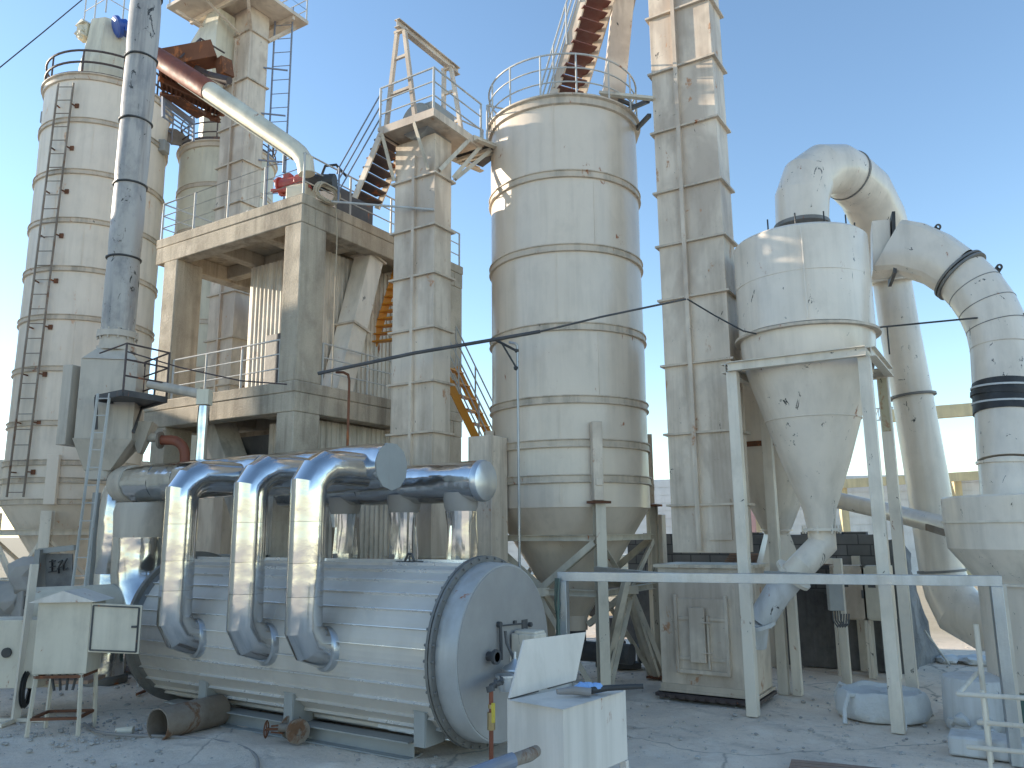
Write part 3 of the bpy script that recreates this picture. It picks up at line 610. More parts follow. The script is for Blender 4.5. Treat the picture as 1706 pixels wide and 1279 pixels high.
# brown stair climbing from the big silo roof
t = thing('steel_stairs', 'white stairs with red brown treads rising from the big silo roof out of the picture', 'stairs', S2+Z*zs)
a0 = P(925, 152, 14.7); a1 = P(1012, -60, 14.0); a0.z = zs+.1
up = a1-a0; hd = V((up.x, up.y, 0)).normalized(); sd = V((-hd.y, hd.x, 0))
sd = RT*.9+FW*.44; sd.normalize()
for s_ in (-.3, .3):
    mb = MB(); mb.beam(a0+sd*s_, a1+sd*s_, .04, .2); part('stringer', mb, M['casing'], t)
n_ = 15
for i in range(n_):
    q = a0.lerp(a1, (i+.5)/n_); mb = MB(); f = FW*.17-RT*.06; 
    mb.quad(q-sd*.28-f, q+sd*.28-f, q+sd*.28+f+Z*.02, q-sd*.28+f+Z*.02, .02); part('tread', mb, M['brown_tread'], t)
mb = MB(); o_ = -sd*.34
for h_ in (.3, .6, .9): mb.tube([a0+o_+Z*h_, a1+o_+Z*h_], .018, 8)
o2 = sd*.34
for h_ in (.6, .9): mb.tube([a0+o2+Z*h_, a1+o2+Z*h_], .018, 8)
for i in range(5): q = a0.lerp(a1, i/4)+o_; mb.tube([q, q+Z*.9], .02, 8); q = a0.lerp(a1, i/4)+o2; mb.tube([q, q+Z*.9], .02, 8)
part('hand_rail', mb, M['rail'], t)
mb = MB(); b0 = P(1020, 175, 14.3); b1 = P(1044, -60, 14.6); mb.beam(b0, b1, .42, .5, FW); 
t = thing('discharge_chute', 'square cream chute dropping into the big silo roof beside brown stairs', 'chute', b0); part('chute_casing', mb, M['casing'], t, bev=.01)
mb = MB(); q = b0.lerp(b1, .75); d = (b1-b0).normalized(); mb.beam(q-d*.02, q+d*.02, .52, .6, FW); parts('flange', mb, M['band'], t)
# left silo
S1 = V((-20.9, 11.56, 0)); r1 = 1.6
zr = [PZ(150, 100, 20).z for _ in ()]
s1 = silo('tall white silo with long rusty ladder at the left edge', S1, r1, 3.35, 14.75, [13.44, 11.98, 10.64, 9.33, 8.05, 6.72, 5.35, 4.38, 3.95, 3.43], 1.2, mats=('silo_old', 'band', 'silo_old'), rl=.05, wob=.015)
la = P(25, 828, 19.2); lb = P(110, 138, 19.2); 
mb = MB(); sdl = V((RT.x, RT.y, 0)); ladder(mb, la, lb, sdl, .40, .38, .02)
lad = part('ladder', mb, M['rust_grey'], s1)
mb = MB()
for i in range(9): q = la.lerp(lb, (i+.5)/9); mb.beam(q+sdl*.22, q+sdl*.3+FW*.28, .03); mb.beam(q-sdl*.22, q-sdl*.2+FW*.28, .03); mb.box(q+sdl*.3+FW*.1, (.1, .03, .12), rotz(.5))
parts('ladder_bracket', mb, M['rust'], lad)
mb = MB(); rr = r1+.02
for k in (0, 1, 2): mb.tube(circ(S1+Z*(14.78+.34*k), rr, 48) if k else circ(S1+Z*(14.8), rr+.04, 48), .03 if k else .02, 8)
for i in range(10): a = .3+2*math.pi*i/10; q = S1+V((rr*math.cos(a), rr*math.sin(a), 14.78)); mb.tube([q, q+Z*.68], .025, 8)
part('guard_rail', mb, M['rail_dark'], s1)
mb = MB(); fc = P(178, 110, 20.6); fc = V((fc.x, fc.y, 14.8)); mb.lathe(fc, [(.72, 0), (.72, .9), (.7, 1.0), (.62, 1.5), (.55, 2.2)], 8); flt = part('filter_housing', mb, M['cream'], s1, ang=10)
mb = MB(); q = P(193, 44, 20.0); d = P(214, 44, 20.2)-q; mt = d.normalized().to_track_quat('Z', 'Y').to_matrix(); mb.lathe(q, [(.22, -.03), (.29, 0), (.29, .1), (.2, .14), (.2, .3)], 24, ax=mt); mb.box(q+d*.9+V((0, 0, -.15)), (.3, .3, .2)); part('fan_motor', mb, M['blue'], flt)
mb = MB(); q = P(142, 55, 20.3); mb.box(q, (.32, .3, .4), rotz(.4)); mb.hop(q+Z*.2, .42, .4, q+Z*.36, .1, .3); 
for k in range(8): mb.blob(q+V((random.uniform(-.15, .15), -.15, random.uniform(-.25, .1))), .09, amp=.5)
part('vent_box', mb, M['cream'], flt, ang=20)
mb = MB(); rail_run(mb, [fc+V((-.5, -.5, 2.2)), fc+V((.6, -.5, 2.2)), fc+V((.6, .5, 2.2))], .9, 2, gap=.6); part('guard_rail', mb, M['rail'], flt)
mb = MB(); q = P(97, 672, 19.42); mb.box(q, (.5, .05, .62), rotz(R(30))); hh = part('hatch', mb, M['rust'], s1, 'rusty square hatch frame')
mb = MB(); mb.box(q-FW*.04, (.3, .05, .4), rotz(R(30))); part('hatch_lid', mb, M['silo_old'], hh)
mb = MB(); q = P(80, 200, 20.8); mb.box(q, (.2, .4, .34), rotz(.5)); q = P(270, 245, 20.9); mb.box(q, (.3, .3, .34), rotz(.5)); parts('lifting_lug', mb, M['grey_paint'], s1, bev=.01)
lr = r1/math.sqrt(2)+.12; cor = [S1+V((sx*lr, sy*lr, 0)) for sx, sy in ((1, -1), (1, 1), (-1, 1), (-1, -1))]
for q in cor:
    mb = MB(); mb.ibeam(q, q+Z*3.2, .24, .24, .02, (q-S1)); part('leg', mb, M['white_steel'], s1)
    d = (q-S1).normalized(); mb = MB(); q2 = S1+d*(r1+.1); mb.box(q2+Z*3.95, (.2, .26, 1.2), rotz(math.atan2(d.y, d.x))); parts('leg_bracket', mb, M['silo_old'], s1, bev=.008)
mb = MB()
for i in range(4):
    a, b = cor[i], cor[(i+1) % 4]
    for z in (2.7, 1.5): mb.ibeam(a+Z*z, b+Z*z, .12, .14, .012)
    mb.angle(a+Z*2.6, (a+b)/2+Z*1.5, .1, .012); mb.angle(b+Z*2.6, (a+b)/2+Z*1.5, .1, .012)
parts('brace', mb, M['white_steel'], s1)
# small silo behind the left one
c = P(372, 400, 22.5); S3 = V((c.x, c.y, 0)); zt3 = P(345, 240, 21.3).z
s3 = silo('cream silo seen between the left silo and the far elevator', S3, 1.36, 3.3, zt3, [zt3-1.35*k-1.3 for k in range(6)], 1.2, mats=('cream', 'band', 'cream'), seg=56)
mb = MB()
for k in (1, 2, 3): mb.tube(circ(S3+Z*(zt3+.3*k), 1.38, 40), .02, 8)
mb.lathe(S3+Z*(zt3+.05), [(1.42, 0), (1.42, .08)], 40)
for i in range(9): a = .5+2*math.pi*i/9; q = S3+V((1.38*math.cos(a), 1.38*math.sin(a), zt3)); mb.tube([q, q+Z*.9], .02, 8)
part('guard_rail', mb, M['rail_dark'], s3)
mb = MB(); mb.lathe(S3+V((-.2, -.1, zt3)), [(.7, 0), (.7, 1.5), (.1, 1.6)], 8); part('filter_housing', mb, M['cream'], s3, ang=10)
mb = MB()
for sx, sy in ((1, -1), (1, 1), (-1, 1), (-1, -1)): q = S3+V((sx*1.05, sy*1.05, 0)); mb.mm(q-V((.1, .1, 0)), q+V((.1, .1, 3.4)))
parts('leg_frame', mb, M['white_steel'], s3)
# bridge between the two left silos
t = thing('walkway', 'sloping rusty railed bridge between the left silo and the cream silo', 'walkway', P(285, 225, 21.5))
a = P(268, 212, 21.5); b = P(312, 245, 21.6); 
mb = MB(); sw = V((.25, .35, 0)); mb.quad(a-sw, b-sw, b+sw, a+sw, .04)
part('deck', mb, M['rust_grey'], t)
mb = MB()
for h_ in (.35, .65, .95): mb.tube([a-sw+Z*h_, b-sw+Z*h_], .02, 8)
for i in range(4): q = a.lerp(b, i/3)-sw; mb.tube([q, q+Z*.95], .022, 8)
part('guard_rail', mb, M['rail_blue'], t)
# ================================================================== SCREW PIPE AND RUSTY STAGE
t = thing('screw_conveyor_pipe', 'inclined pipe with rusty upper end running down to the red motor on the tower', 'conveyor pipe', V((X1-.9, Y0+.5, ZT)))
pA = P(262, 95, 15.6); pM = P(350, 152, 15.0); pB = P(490, 248, 13.95); pC = P(508, 268, 13.85); pD = P(511, 290, 13.85)
mb = MB(); mb.tube([pM, pB, (pB+pC)/2+Z*.03, pC, pD], [.2, .17, .165, .16, .155], 28, True); part('pipe_body', mb, M['cream'], t)
mb = MB(); mb.tube([pA, pM], .215, 28); part('rusty_section', mb, M['rust_red'], t)
mb = MB(); o_ = -Z*.2-FW*.05; mb.angle(P(300, 133, 15.3)+o_*.3, pB+o_*1.1, .06, .01); parts('side_angle', mb, M['cream'], t)
mb = MB(); q = P(475, 238, 14); mb.tube([q-Z*.6, q+Z*.1], .03, 8); mb.box(P(461, 232, 14), (.04, .05, .06)); part('prop', mb, M['rail_blue'], t)
t = thing('rusty_stage', 'rusty grating stage with rusted duct box hanging between stack and far elevator', 'rusty platform', P(320, 150, 16.8))
g0 = P(262, 108, 16.2); g1 = P(262, 150, 16.4); zst = P(300, 130, 16.5).z
a, b, c_, d = P(262, 92, 16.2), P(376, 160, 17.0), P(366, 194, 16.6), P(268, 147, 15.9)
zz = (a.z+b.z+c_.z+d.z)/4
ga = [PZ(x, y, zst) for x, y in ((262, 100), (378, 158), (366, 194), (268, 148))]
mb = MB(); mb.quad(ga[0], ga[1], ga[2], ga[3], .02)
for k in range(14):
    f = (k+.5)/14; mb.beam(ga[0].lerp(ga[1], f)-Z*.05, ga[3].lerp(ga[2], f)-Z*.05, .03, .07)
part('grating', mb, M['rust'], t)
mb = MB()
for f in (0, .45, 1): mb.beam(ga[0].lerp(ga[3], f)-Z*.12, ga[1].lerp(ga[2], f)-Z*.12, .07, .1)
for k in range(30):
    f = random.random(); q = ga[3].lerp(ga[2], f) if k % 3 else ga[1].lerp(ga[2], f); mb.blob(q-Z*random.uniform(.05, .16), random.uniform(.04, .09), (1.3, 1, .8), .6)
part('edge_beam', mb, M['rust'], t)
mb = MB(); q = P(312, 98, 16.6); mb.beam(q+RT*-.55-Z*.1, q+RT*.5+FW*.3+Z*.33, .5, .42); mb.beam(P(372, 100, 16.9), P(376, 128, 16.9), .3, .25); part('rusted_duct', mb, M['rust'], t, ang=10)
mb = MB(); q0 = P(300, 96, 16.4); q1 = P(334, 64, 16.9); q2 = P(374, 88, 17.4)
for dz in (0, -.25): mb.tube([q0+Z*dz, q1+Z*dz, q2+Z*dz], .022, 8)
mb.tube([q1, q1-Z*.8], .022, 8); mb.beam(P(325, 112, 16.8), P(378, 140, 16.8), .07, .12); mb.tube([P(330, 120, 16.9), P(382, 134, 16.5)], .09, 12); part('rail', mb, M['rail_dark'], t)
mb = MB(); 
zl = PZ(268, 200, zst-.9)
lo = [PZ(x, y, zst-.75) for x, y in ((266, 155), (300, 175), (330, 197), (345, 186), (300, 160))]
for i in range(3): mb.quad(lo[0].lerp(lo[2], i/3), lo[0].lerp(lo[2], (i+.9)/3), lo[3].lerp(lo[2], .1)-Z*.02*i, lo[4], .03)
part('lower_grating', mb, M['rust'], t)
mb = MB(); mb.beam(P(270, 165, 16), P(322, 205, 17), .1); mb.beam(P(272, 160, 16), P(272, 195, 16), .06); mb.beam(P(322, 195, 17), P(322, 235, 17), .05)
for k in range(3): mb.tube([P(274, 178+9*k, 16), P(322, 214+7*k, 17)], .02, 6)
part('lower_rail', mb, M['rail_blue'], t)

# ================================================================== STACK, DAMPER BOX, PLATFORM
SX = P(196, 560, 14.1); st = V((SX.x, SX.y, 0)); zb0 = SX.z; ztop = 13.2; rs = .285
t = thing('flue_stack', 'tall scuffed grey stack with scorched joints standing on the dusty grey box', 'stack', (st.x, st.y, zb0))
ys = [560, 432, 310, 205, 100, -4, -110, -220]; zs_ = [P(200+(560-y)*.085, y, 14.1).z for y in ys]
for i in range(len(zs_)-1):
    mb = MB(); n = 5; mb.lathe(st, [(rs-.012 if k in (0, n) else rs, zs_[i]+(zs_[i+1]-zs_[i])*k/n) for k in range(n+1)], 40, (True, True), .01); part('stack_section', mb, M['stack'], t, ang=30)
mb = MB()
for z in zs_[1:-1]: mb.lathe(st, [(rs-.02, z-.02), (rs+.02, z-.012), (rs+.02, z+.012), (rs-.02, z+.02)], 40, (False, False), .02)
parts('weld_joint', mb, M['black'], t)
mb = MB(); mb.lathe(st, [(rs, zb0-.05), (rs+.06, zb0-.05), (rs+.06, zb0+.06), (rs+.01, zb0+.08), (rs+.01, zb0-.3)], 40); mb.lathe(st, [(rs+.05, zb0-.3), (rs+.05, zb0-.22), (rs, zb0-.22)], 40); bolts(mb, st+Z*(zb0), (0, 0, 1), rs+.04, 12, .015, .2); part('base_flange', mb, M['grey_box'], t)
# the grey box, aligned a little towards the camera
t = thing('damper_box', 'dusty grey steel box with hopper bottom under the stack', 'damper box', (st.x, st.y, 2.6))
ang = R(32.2+14); Rb = rotz(ang); 
zt_ = P(190, 606, 14.1).z; zb_ = P(190, 735, 14.1).z; zc_ = P(175, 785, 14.1).z; zn = P(175, 800, 14.1).z
cb = V((st.x, st.y, 0))
mb = MB(); mb.box(cb+Z*(zt_+zb_)/2, (.92, .8, zt_-zb_), Rb); mb.hop(cb+Z*(zb_-.001), .95, .9, cb+Z*zc_+Rb @ V((-.1, 0, 0)), .42, .42, Rb); mb.tube([cb+Z*zn+Rb @ V((-.1, 0, 0)), cb+Z*zc_+Rb @ V((-.1, 0, 0))], .23, 24)
mb.hop(cb+Z*(zt_+.002), .9, .85, cb+Z*(zb0-.28), .5, .5, Rb); part('box_body', mb, M['grey_box'], t, ang=10, bev=.006)
mb = MB(); q = cb+Rb @ V((-.56, .0, 0)); mb.box(q+Z*(zt_+zb_)/2-Z*.1, (.2, .6, (zt_-zb_)*1.0), Rb @ rotz(-.5)); part('side_box', mb, M['grey_box'], t, bev=.01)
mb = MB(); q = cb+Rb @ V((.52, .1, 0))+Z*(zb_+.1); mb.hop(q-Z*.3, .05, .3, q+Z*.25, .42, .6, Rb); mb.tube([q+V(Rb @ V((.1, 0, 0))), q+Rb @ V((.36, 0, 0))], .09, 16); mb.tube([q+Rb @ V((.33, 0, 0)), q+Rb @ V((.37, 0, 0))], .15, 20); part('outlet_spout', mb, M['grey_box'], t)
# rusty elbow from the spout
t = thing('rusty_elbow_pipe', 'brown elbow pipe bending down from the grey box to the silver header', 'pipe', P(308, 775, 13.8))
a = P(268, 733, 13.8); c1_ = P(298, 734, 13.8); 
pts = [a, P(285, 733, 13.8)]+[P(285+23*math.sin(th), 756-23*math.cos(th), 13.8) for th in [math.pi/2*k/5 for k in range(1, 6)]]+[P(308, 800, 13.8)]
mb = MB(); mb.tube(pts, .085, 18); ep = part('pipe_body', mb, M['rust_red'], t)
mb = MB(); mb.tube([a-RT*.03, a+RT*.01], .15, 20); parts('flange', mb, M['rust_grey'], t)
# platform with rails and ladder
zf = P(240, 662, 13.5).z
t = thing('service_platform', 'small dark railed service platform bracketed to the grey box', 'platform', P(240, 660, 13.4))
fa = [PZ(x, y, zf) for x, y in ((157, 668), (205, 655), (276, 668), (232, 678))]
fa = [PZ(160, 661, zf), PZ(205, 652, zf), PZ(277, 664, zf), PZ(236, 676, zf)]
mb = MB(); mb.quad(fa[0], fa[3], fa[2], fa[1], .03); 
for i in range(4): mb.beam(fa[i]-Z*.02, fa[(i+1) % 4]-Z*.02, .05, .1)
part('deck', mb, M['dark'], t)
mb = MB(); h_ = .82
for k in (1, 2, 3): mb.tube([fa[1]+Z*h_*k/3, fa[2]+Z*h_*k/3, fa[3]+Z*h_*k/3], .016, 8)
for q in (fa[1], fa[2], fa[3], fa[3].lerp(fa[2], .5)): mb.tube([q, q+Z*h_], .018, 8)
mb.tube([fa[1]+Z*h_, fa[0]+Z*(h_-.05)], .014, 8)
part('guard_rail', mb, M['rail_dark'], t)
mb = MB(); mb.beam(fa[3]+Z*-.02, P(222, 720, 13.8), .05); mb.beam(fa[0], P(160, 715, 13.6), .05); parts('brace', mb, M['dark'], t)
t = thing('ladder', 'pale steel ladder standing along the silver column below the platform', 'ladder', P(130, 985, 13.2))
mb = MB(); ladder(mb, P(128, 1000, 13.0), P(173, 655, 13.1), RT, .2, .3, .016); part('ladder_frame', mb, M['rail'], t)
# pipe from platform to the tower and silver downpipe
t = thing('silver_downpipe', 'crumpled silver clad pipe dropping from the tower beam to the header', 'pipe', P(337, 770, 13.2))
mb = MB(); mb.tube([P(250, 640, 13.7), P(338, 657, 13.3)], .085, 18); part('horizontal_pipe', mb, M['grey_box'], t)
mb = MB(); q = P(341, 662, 13.25); mb.tube([q-Z*.15, q-Z*.4, q-Z*.7, q-Z*1.2, q-Z*1.6], [.09, .1, .085, .1, .1], 14); part('vertical_pipe', mb, M['chrome'], t)
mb = MB(); mb.box(q, (.2, .2, .26), rotz(R(32))); part('elbow_box', mb, M['cream'], t)

# ================================================================== SILVER DUCTS
# left column below the box
q = PZ(150, 1140, 0); lc = PZ(154, 1142); lc = V((lc.x-.1, lc.y+.28, 0))
t = thing('silver_column_duct', 'tall silver clad vertical duct at left with dark base ring', 'duct', lc)
zc2 = P(166, 790, 14).z
mb = MB(); mb.lathe(lc, [(.33, .12), (.33, .9), (.325, .92), (.33, .94), (.33, 1.9), (.325, 1.92), (.33, 1.94), (.33, 3.1), (.30, 3.4), (.24, 3.55)], 40, (True, True), .012); part('duct_shell', mb, M['foil'], t, ang=18)
mb = MB(); mb.lathe(lc, [(.38, 0), (.38, .1), (.34, .14)], 40); parts('base_ring', mb, M['flange_dark'], t)
mb = MB(); q = lc+V((-.34, -.2, 0)); mb.mm(q+V((-.12, -.06, .8)), q+V((.02, .02, 3.4))); part('edge_plate', mb, M['grey_paint'], t)
# front header along the heater
HY = 8.3; hz = 3.5; hxr = PY(652, 772, HY).x; hxl = -13.4
t = thing('silver_header_duct', 'long polished silver header duct with flat grey end cap over the heater', 'duct', ((hxr+hxl)/2, HY, hz-.3))
ax_x = Matrix.Rotation(math.pi/2, 3, 'Y')
segs = [(hxl+.35, hxl+1.1), (hxl+1.11, hxl+1.75), (hxl+1.76, -9.7), (-9.69, -8.9), (-8.89, hxr)]
for i, (a, b) in enumerate(segs):
    rr = .315 if i < 3 else .325
    mb = MB(); n = max(2, int((b-a)/.15)); mb.lathe((a, HY, hz), [(rr-.004 if k in (0, n) else rr, (b-a)*k/n) for k in range(n+1)], 44, (True, True), .026, ax=ax_x); part('cladding', mb, M['foil'], t, 'dull cladding sleeve' if i in (1,) else None, ang=22)
mb = MB(); mb.lathe((hxl-.12, HY, hz), [(.2, 0), (.3, .07), (.325, .2), (.325, .47)], 40, ax=ax_x); part('left_cap', mb, M['grey_box'], t, ang=25)
mb = MB(); mb.lathe((hxr, HY, hz), [(.328, -.03), (.328, .012)], 11, ax=ax_x); part('end_cap', mb, M['grey_paint'], t, ang=10)
# second header behind
H2 = 9.35; h2z = P(815, 800, 12.0).z; e_ = PY(818, 800, H2)
t = thing('silver_header_duct', 'shorter silver header duct ending in a rounded cap behind the long one', 'duct', (e_.x-1.5, H2, e_.z-.3))
for i, (a, b) in enumerate(((-10.4, -8.6), (-8.59, -7.75), (-7.74, e_.x-.12))):
    mb = MB(); n = 8; mb.lathe((a, H2, e_.z), [(.285 if k in (0, n) else .29, (b-a)*k/n) for k in range(n+1)], 40, (True, True), .02, ax=ax_x); part('cladding', mb, M['foil'], t, ang=22)
mb = MB(); mb.lathe((e_.x-.12, H2, e_.z), [(.297, -.05), (.297, .0), (.28, .04), (.2, .07), (.02, .08)], 40, ax=ax_x); part('end_cap', mb, M['alu_dull'], t, ang=40)
for i, px in enumerate((574, 673, 768)):
    xx = PY(px, 870, H2).x; c = V((xx, H2, 0))
    lb = ['leftmost crumpled silver downpipe under the second header', 'middle crumpled silver downpipe under the second header', 'crumpled silver downpipe nearest the rounded end of the second header'][i]
    t = thing('silver_downpipe', lb, 'pipe', c+Z*.4, 'crumpled downpipes under the second header')
    mb = MB(); mb.lathe(c, [(.2, 1.2), (.2, 1.9), (.21, 2.3), (.2, 2.7), (.215, e_.z-.42)], 28, (True, True), .07); part('pipe_body', mb, M['chrome'], t, ang=25)
    mb = MB(); mb.lathe(c, [(.215, e_.z-.42), (.24, e_.z-.36), (.27, e_.z-.16)], 28, (True, True)); part('collar', mb, M['tank_end'], t)
# wide silver transition at the left of the heater
c = P(232, 900, 13.6); c.z = 0
t = thing('silver_transition_duct', 'wide silver transition duct with grey cloth top bending down behind the heater', 'duct', c)
zA = P(232, 838, 13.6).z; zB = P(232, 895, 13.6).z; zC = P(215, 960, 13.6).z
mb = MB(); mb.lathe(c, [(.40, zB-.02), (.43, zA-.15), (.40, zA)], 40, (True, True), .03); part('cloth_sleeve', mb, M['grey_box'], t, ang=40)
mb = MB(); mb.tube([c+Z*(zB), c+Z*(zC+.1), c+Z*(zC-.15)+V((.05, 0, 0)), c+Z*(zC-.5)+V((.3, 0, 0)), c+Z*(zC-.75)+V((.75, .0, 0)), c+Z*(zC-.85)+V((1.3, 0, 0))], [.41, .40, .40, .38, .36, .34], 36); part('duct_bend', mb, M['foil'], t)
mb = MB(); mb.beam(c+Z*(zC+.2)+V((-.42, -.1, 0)), c+Z*(zC-.6)+V((-.1, -.3, 0)), .04, .12); part('stiffener', mb, M['grey_paint'], t)

# ================================================================== HEATER
TX1 = -5.42; TY = 8.42; TZ = 1.19; TR = 1.05; TL = 6.0; TX0 = TX1-TL
t = thing('thermal_heater', 'big horizontal silver grey ribbed cylinder heater lying in front of the silos', 'heater', ((TX0+TX1)/2, TY, 0))
# shell: fine corrugation and standing seams
prof = []; 
nseam = 31
for k in range(nseam):
    for (u, o) in ((0, 0), (.30, .0), (.34, .0006), (.38, 0), (.62, 0), (.66, .0006), (.70, 0), (.92, .0), (.93, .038), (.975, .038)):
        prof.append((2*math.pi*(k+u)/nseam, TR-.02+o))
xs = [TX0+.1, TX0+1.5, TX0+1.505, TX0+3.0, TX0+3.005, TX0+4.4, TX0+4.405, TX1-.36]
mb = MB(); n = len(prof)
for i, x in enumerate(xs):
    k_ = .004 if (i//2) % 2 else 0
    for th, r_ in prof: rr = r_+k_+.008*noise.noise(V((x*.7, math.cos(th)*2, math.sin(th)*2))); mb.v.append(V((x, TY+rr*math.cos(th), TZ+rr*math.sin(th))))
mb.f += [(i*n+j, i*n+(j+1) % n, (i+1)*n+(j+1) % n, (i+1)*n+j) for i in range(len(xs)-1) for j in range(n)]
cl_ = part('cladding', mb, M['tank'], t, ang=15); cl_.data.materials.append(M['seam'])
for f_ in cl_.data.polygons:
    c_ = sum((cl_.data.vertices[i].co for i in f_.vertices), V())/len(f_.vertices)+OFF[t]; f_.material_index = 1 if math.hypot(c_.y-TY, c_.z-TZ) > TR+.001 else 0
mb = MB(); mb.lathe((TX1-.36, TY, TZ), [(TR-.05, 0), (TR+.075, 0), (TR+.075, .035), (TR+.03, .036), (TR+.03, .05), (TR+.075, .051), (TR+.075, .085), (TR-.02, .086)], 96, (False, False), ax=ax_x); bolts(mb, (TX1-.32, TY, TZ), (1, 0, 0), TR+.05, 40, .018, .14); part('front_flange', mb, M['flange_dark'], t)
mb = MB(); mb.lathe((TX1-.30, TY, TZ), [(TR-.03, 0), (TR, .03), (TR-.012, .27), (TR-.03, .3)], 96, (False, True), ax=ax_x); part('front_collar', mb, M['tank_collar'], t, ang=35)
mb = MB(); mb.lathe((TX1-.002, TY, TZ), [(TR-.045, 0), (TR-.05, .012)], 96, ax=ax_x); part('front_plate', mb, M['tank_end'], t)
mb = MB(); mb.lathe((TX0, TY, TZ), [(TR-.3, -.1), (TR+.03, -.1), (TR+.04, .02), (TR-.02, .12)], 96, (True, False), ax=ax_x); mb.lathe((TX0, TY, TZ), [(TR, -.02), (TR+.1, -.02), (TR+.1, .05), (TR, .05)], 96, (False, False), ax=ax_x); part('rear_flange', mb, M['flange_dark'], t)
for px in (690, 470, 325):
    x = PY(px, 1180, TY-.95).x; mb = MB()
    for s_ in (-1, 1):
        y = TY+s_*.62; y0_, y1_ = sorted((TY+s_*.5, TY+s_*.84))
        mb.mm((x-.09, y0_, .2), (x-.078, y1_, .58)); mb.mm((x+.078, y0_, .2), (x+.09, y1_, .58)); mb.mm((x-.078, (y1_ if s_ > 0 else y0_), .2), (x+.078, (y1_ if s_ > 0 else y0_)+.012*s_, .58))
        mb.mm((x-.11, y0_, .58), (x+.11, y1_, .592))
    mb.mm((x-.02, TY-.5, .19), (x+.02, TY+.5, .3)); part('saddle', mb, M['grey_paint'], t)
for s_ in (-1, 1):
    mb = MB(); y = TY+s_*.64; mb.ibeam((-6.3 if s_ < 0 else -5.9, y, .1), (TX0+.5, y, .1), .24, .2, .016); part('skid_beam', mb, M['grey_paint'], t)
mb = MB(); q = PY(692, 942, TY); q = V((q.x, TY-.12, TZ+TR)); mb.mm(q+V((-.17, -.08, -.02)), q+V((.17, .08, .0)))
mb.tube([q+V((-.08, 0, 0)), q+V((-.03, 0, .09)), q+V((.03, 0, .09)), q+V((.08, 0, 0))], .016, 8); mb.tube([q+V((0, 0, 0)), q+V((0, 0, .07))], .014, 6); parts('lifting_lug', mb, M['dark'], t)
def onend(px, py): return PX(px, py, TX1)
# fittings on the end plate
mb = MB(); q = onend(812, 1093); mb.tube([q, q+V((.14, 0, 0))], .055, 16); mb.tube([q+V((.1, 0, 0)), q+V((.14, 0, 0))], .085, 18); q = onend(880, 1040); mb.tube([q, q+V((.05, 0, 0))], .03, 10); mb.tube([onend(830, 1042)+V((.04, 0, 0)), onend(868, 1038)+V((.04, 0, 0))], .01, 6); q = onend(828, 1040); mb.tube([q, q+V((.06, 0, 0))], .035, 12); mb.tube([q+V((.05, 0, .0)), q+V((.06, 0, -.4))], .02, 8); q = onend(855, 1037); mb.box(q+V((.02, 0, 0)), (.04, .05, .05)); mb.mm(onend(870, 1046)+V((0, -.03, -.03)), onend(870, 1046)+V((.02, .1, .1))); part('sight_port', mb, M['dark'], t)
bn = thing('gas_burner', 'grey burner with round regulators and copper gas pipe at the heater end plate', 'burner', onend(845, 1110))
mb = MB(); q = onend(858, 1075); mb.box(q+V((.2, 0, .0)), (.34, .28, .32)); mb.box(q+V((.2, .02, .17)), (.3, .24, .04)); 
mb.tube([q+V((0, 0, -.15)), q+V((.26, 0, -.15))], .09, 16); mb.tube([q+V((0, 0, -.15)), q+V((.03, 0, -.15))], .14, 20); part('burner_head', mb, M['white_steel'], bn, bev=.02)
q = onend(828, 1112)+V((.25, 0, 0))
mb = MB(); mb.lathe(q, [(.06, -.14), (.07, -.02), (.155, -.015), (.16, .0), (.155, .015), (.12, .04), (.05, .08), (.02, .12), (.02, .2)], 28); part('regulator', mb, M['alu_dull'], bn, ang=30)
q2 = onend(803, 1125)+V((.32, 0, 0)); mb = MB(); mb.lathe(q2, [(.07, -.14), (.085, -.1), (.09, .0), (.115, .01), (.115, .035), (.05, .04)], 24); part('filter_cup', mb, M['alu_dull'], bn, ang=30)
mb = MB(); q3 = onend(776, 1138)+V((.34, 0, 0)); mb.tube([q3, q2-Z*.03, q-Z*.05, onend(866, 1108)+V((.2, 0, 0))], .03, 12); mb.tube([q3+V((-.02, 0, 0)), q3-Z*.06], .045, 12)
for f in (.3, .7): mb.tube([q3.lerp(q2, f)-RT*.02, q3.lerp(q2, f)+RT*.02], .05, 10)
mb.tube([q+Z*.1, onend(830, 1070)+V((.12, 0, 0)), onend(830, 1050)+V((.1, 0, 0))], .018, 8); mb.box(onend(866, 1118)+V((.3, 0, -.05)), (.16, .14, .12)); mb.box(onend(856, 1112)+V((.3, 0, .02)), (.08, .06, .05)); part('manifold', mb, M['dark'], bn)
g0 = V((q3.x, q3.y, q3.z-.05)); 
mb = MB(); mb.tube([g0, V((g0.x, g0.y, .18))], .024, 12); mb.tube([V((g0.x, g0.y, .18)), V((g0.x+.03, g0.y-.05, .08)), V((g0.x+.45, g0.y-.35, .08))], .03, 12); part('gas_pipe', mb, M['rust_red'], bn)
mb = MB(); mb.tube([V((g0.x, g0.y, .5)), V((g0.x, g0.y, .68))], .045, 10); mb.tube([V((g0.x, g0.y, .72)), V((g0.x, g0.y, .76))], .035, 10); gv = part('ball_valve', mb, M['brass'], bn)
mb = MB(); mb.box((g0.x+.04, g0.y-.02, .68), (.03, .03, .2)); part('valve_handle', mb, M['yellow'], gv)

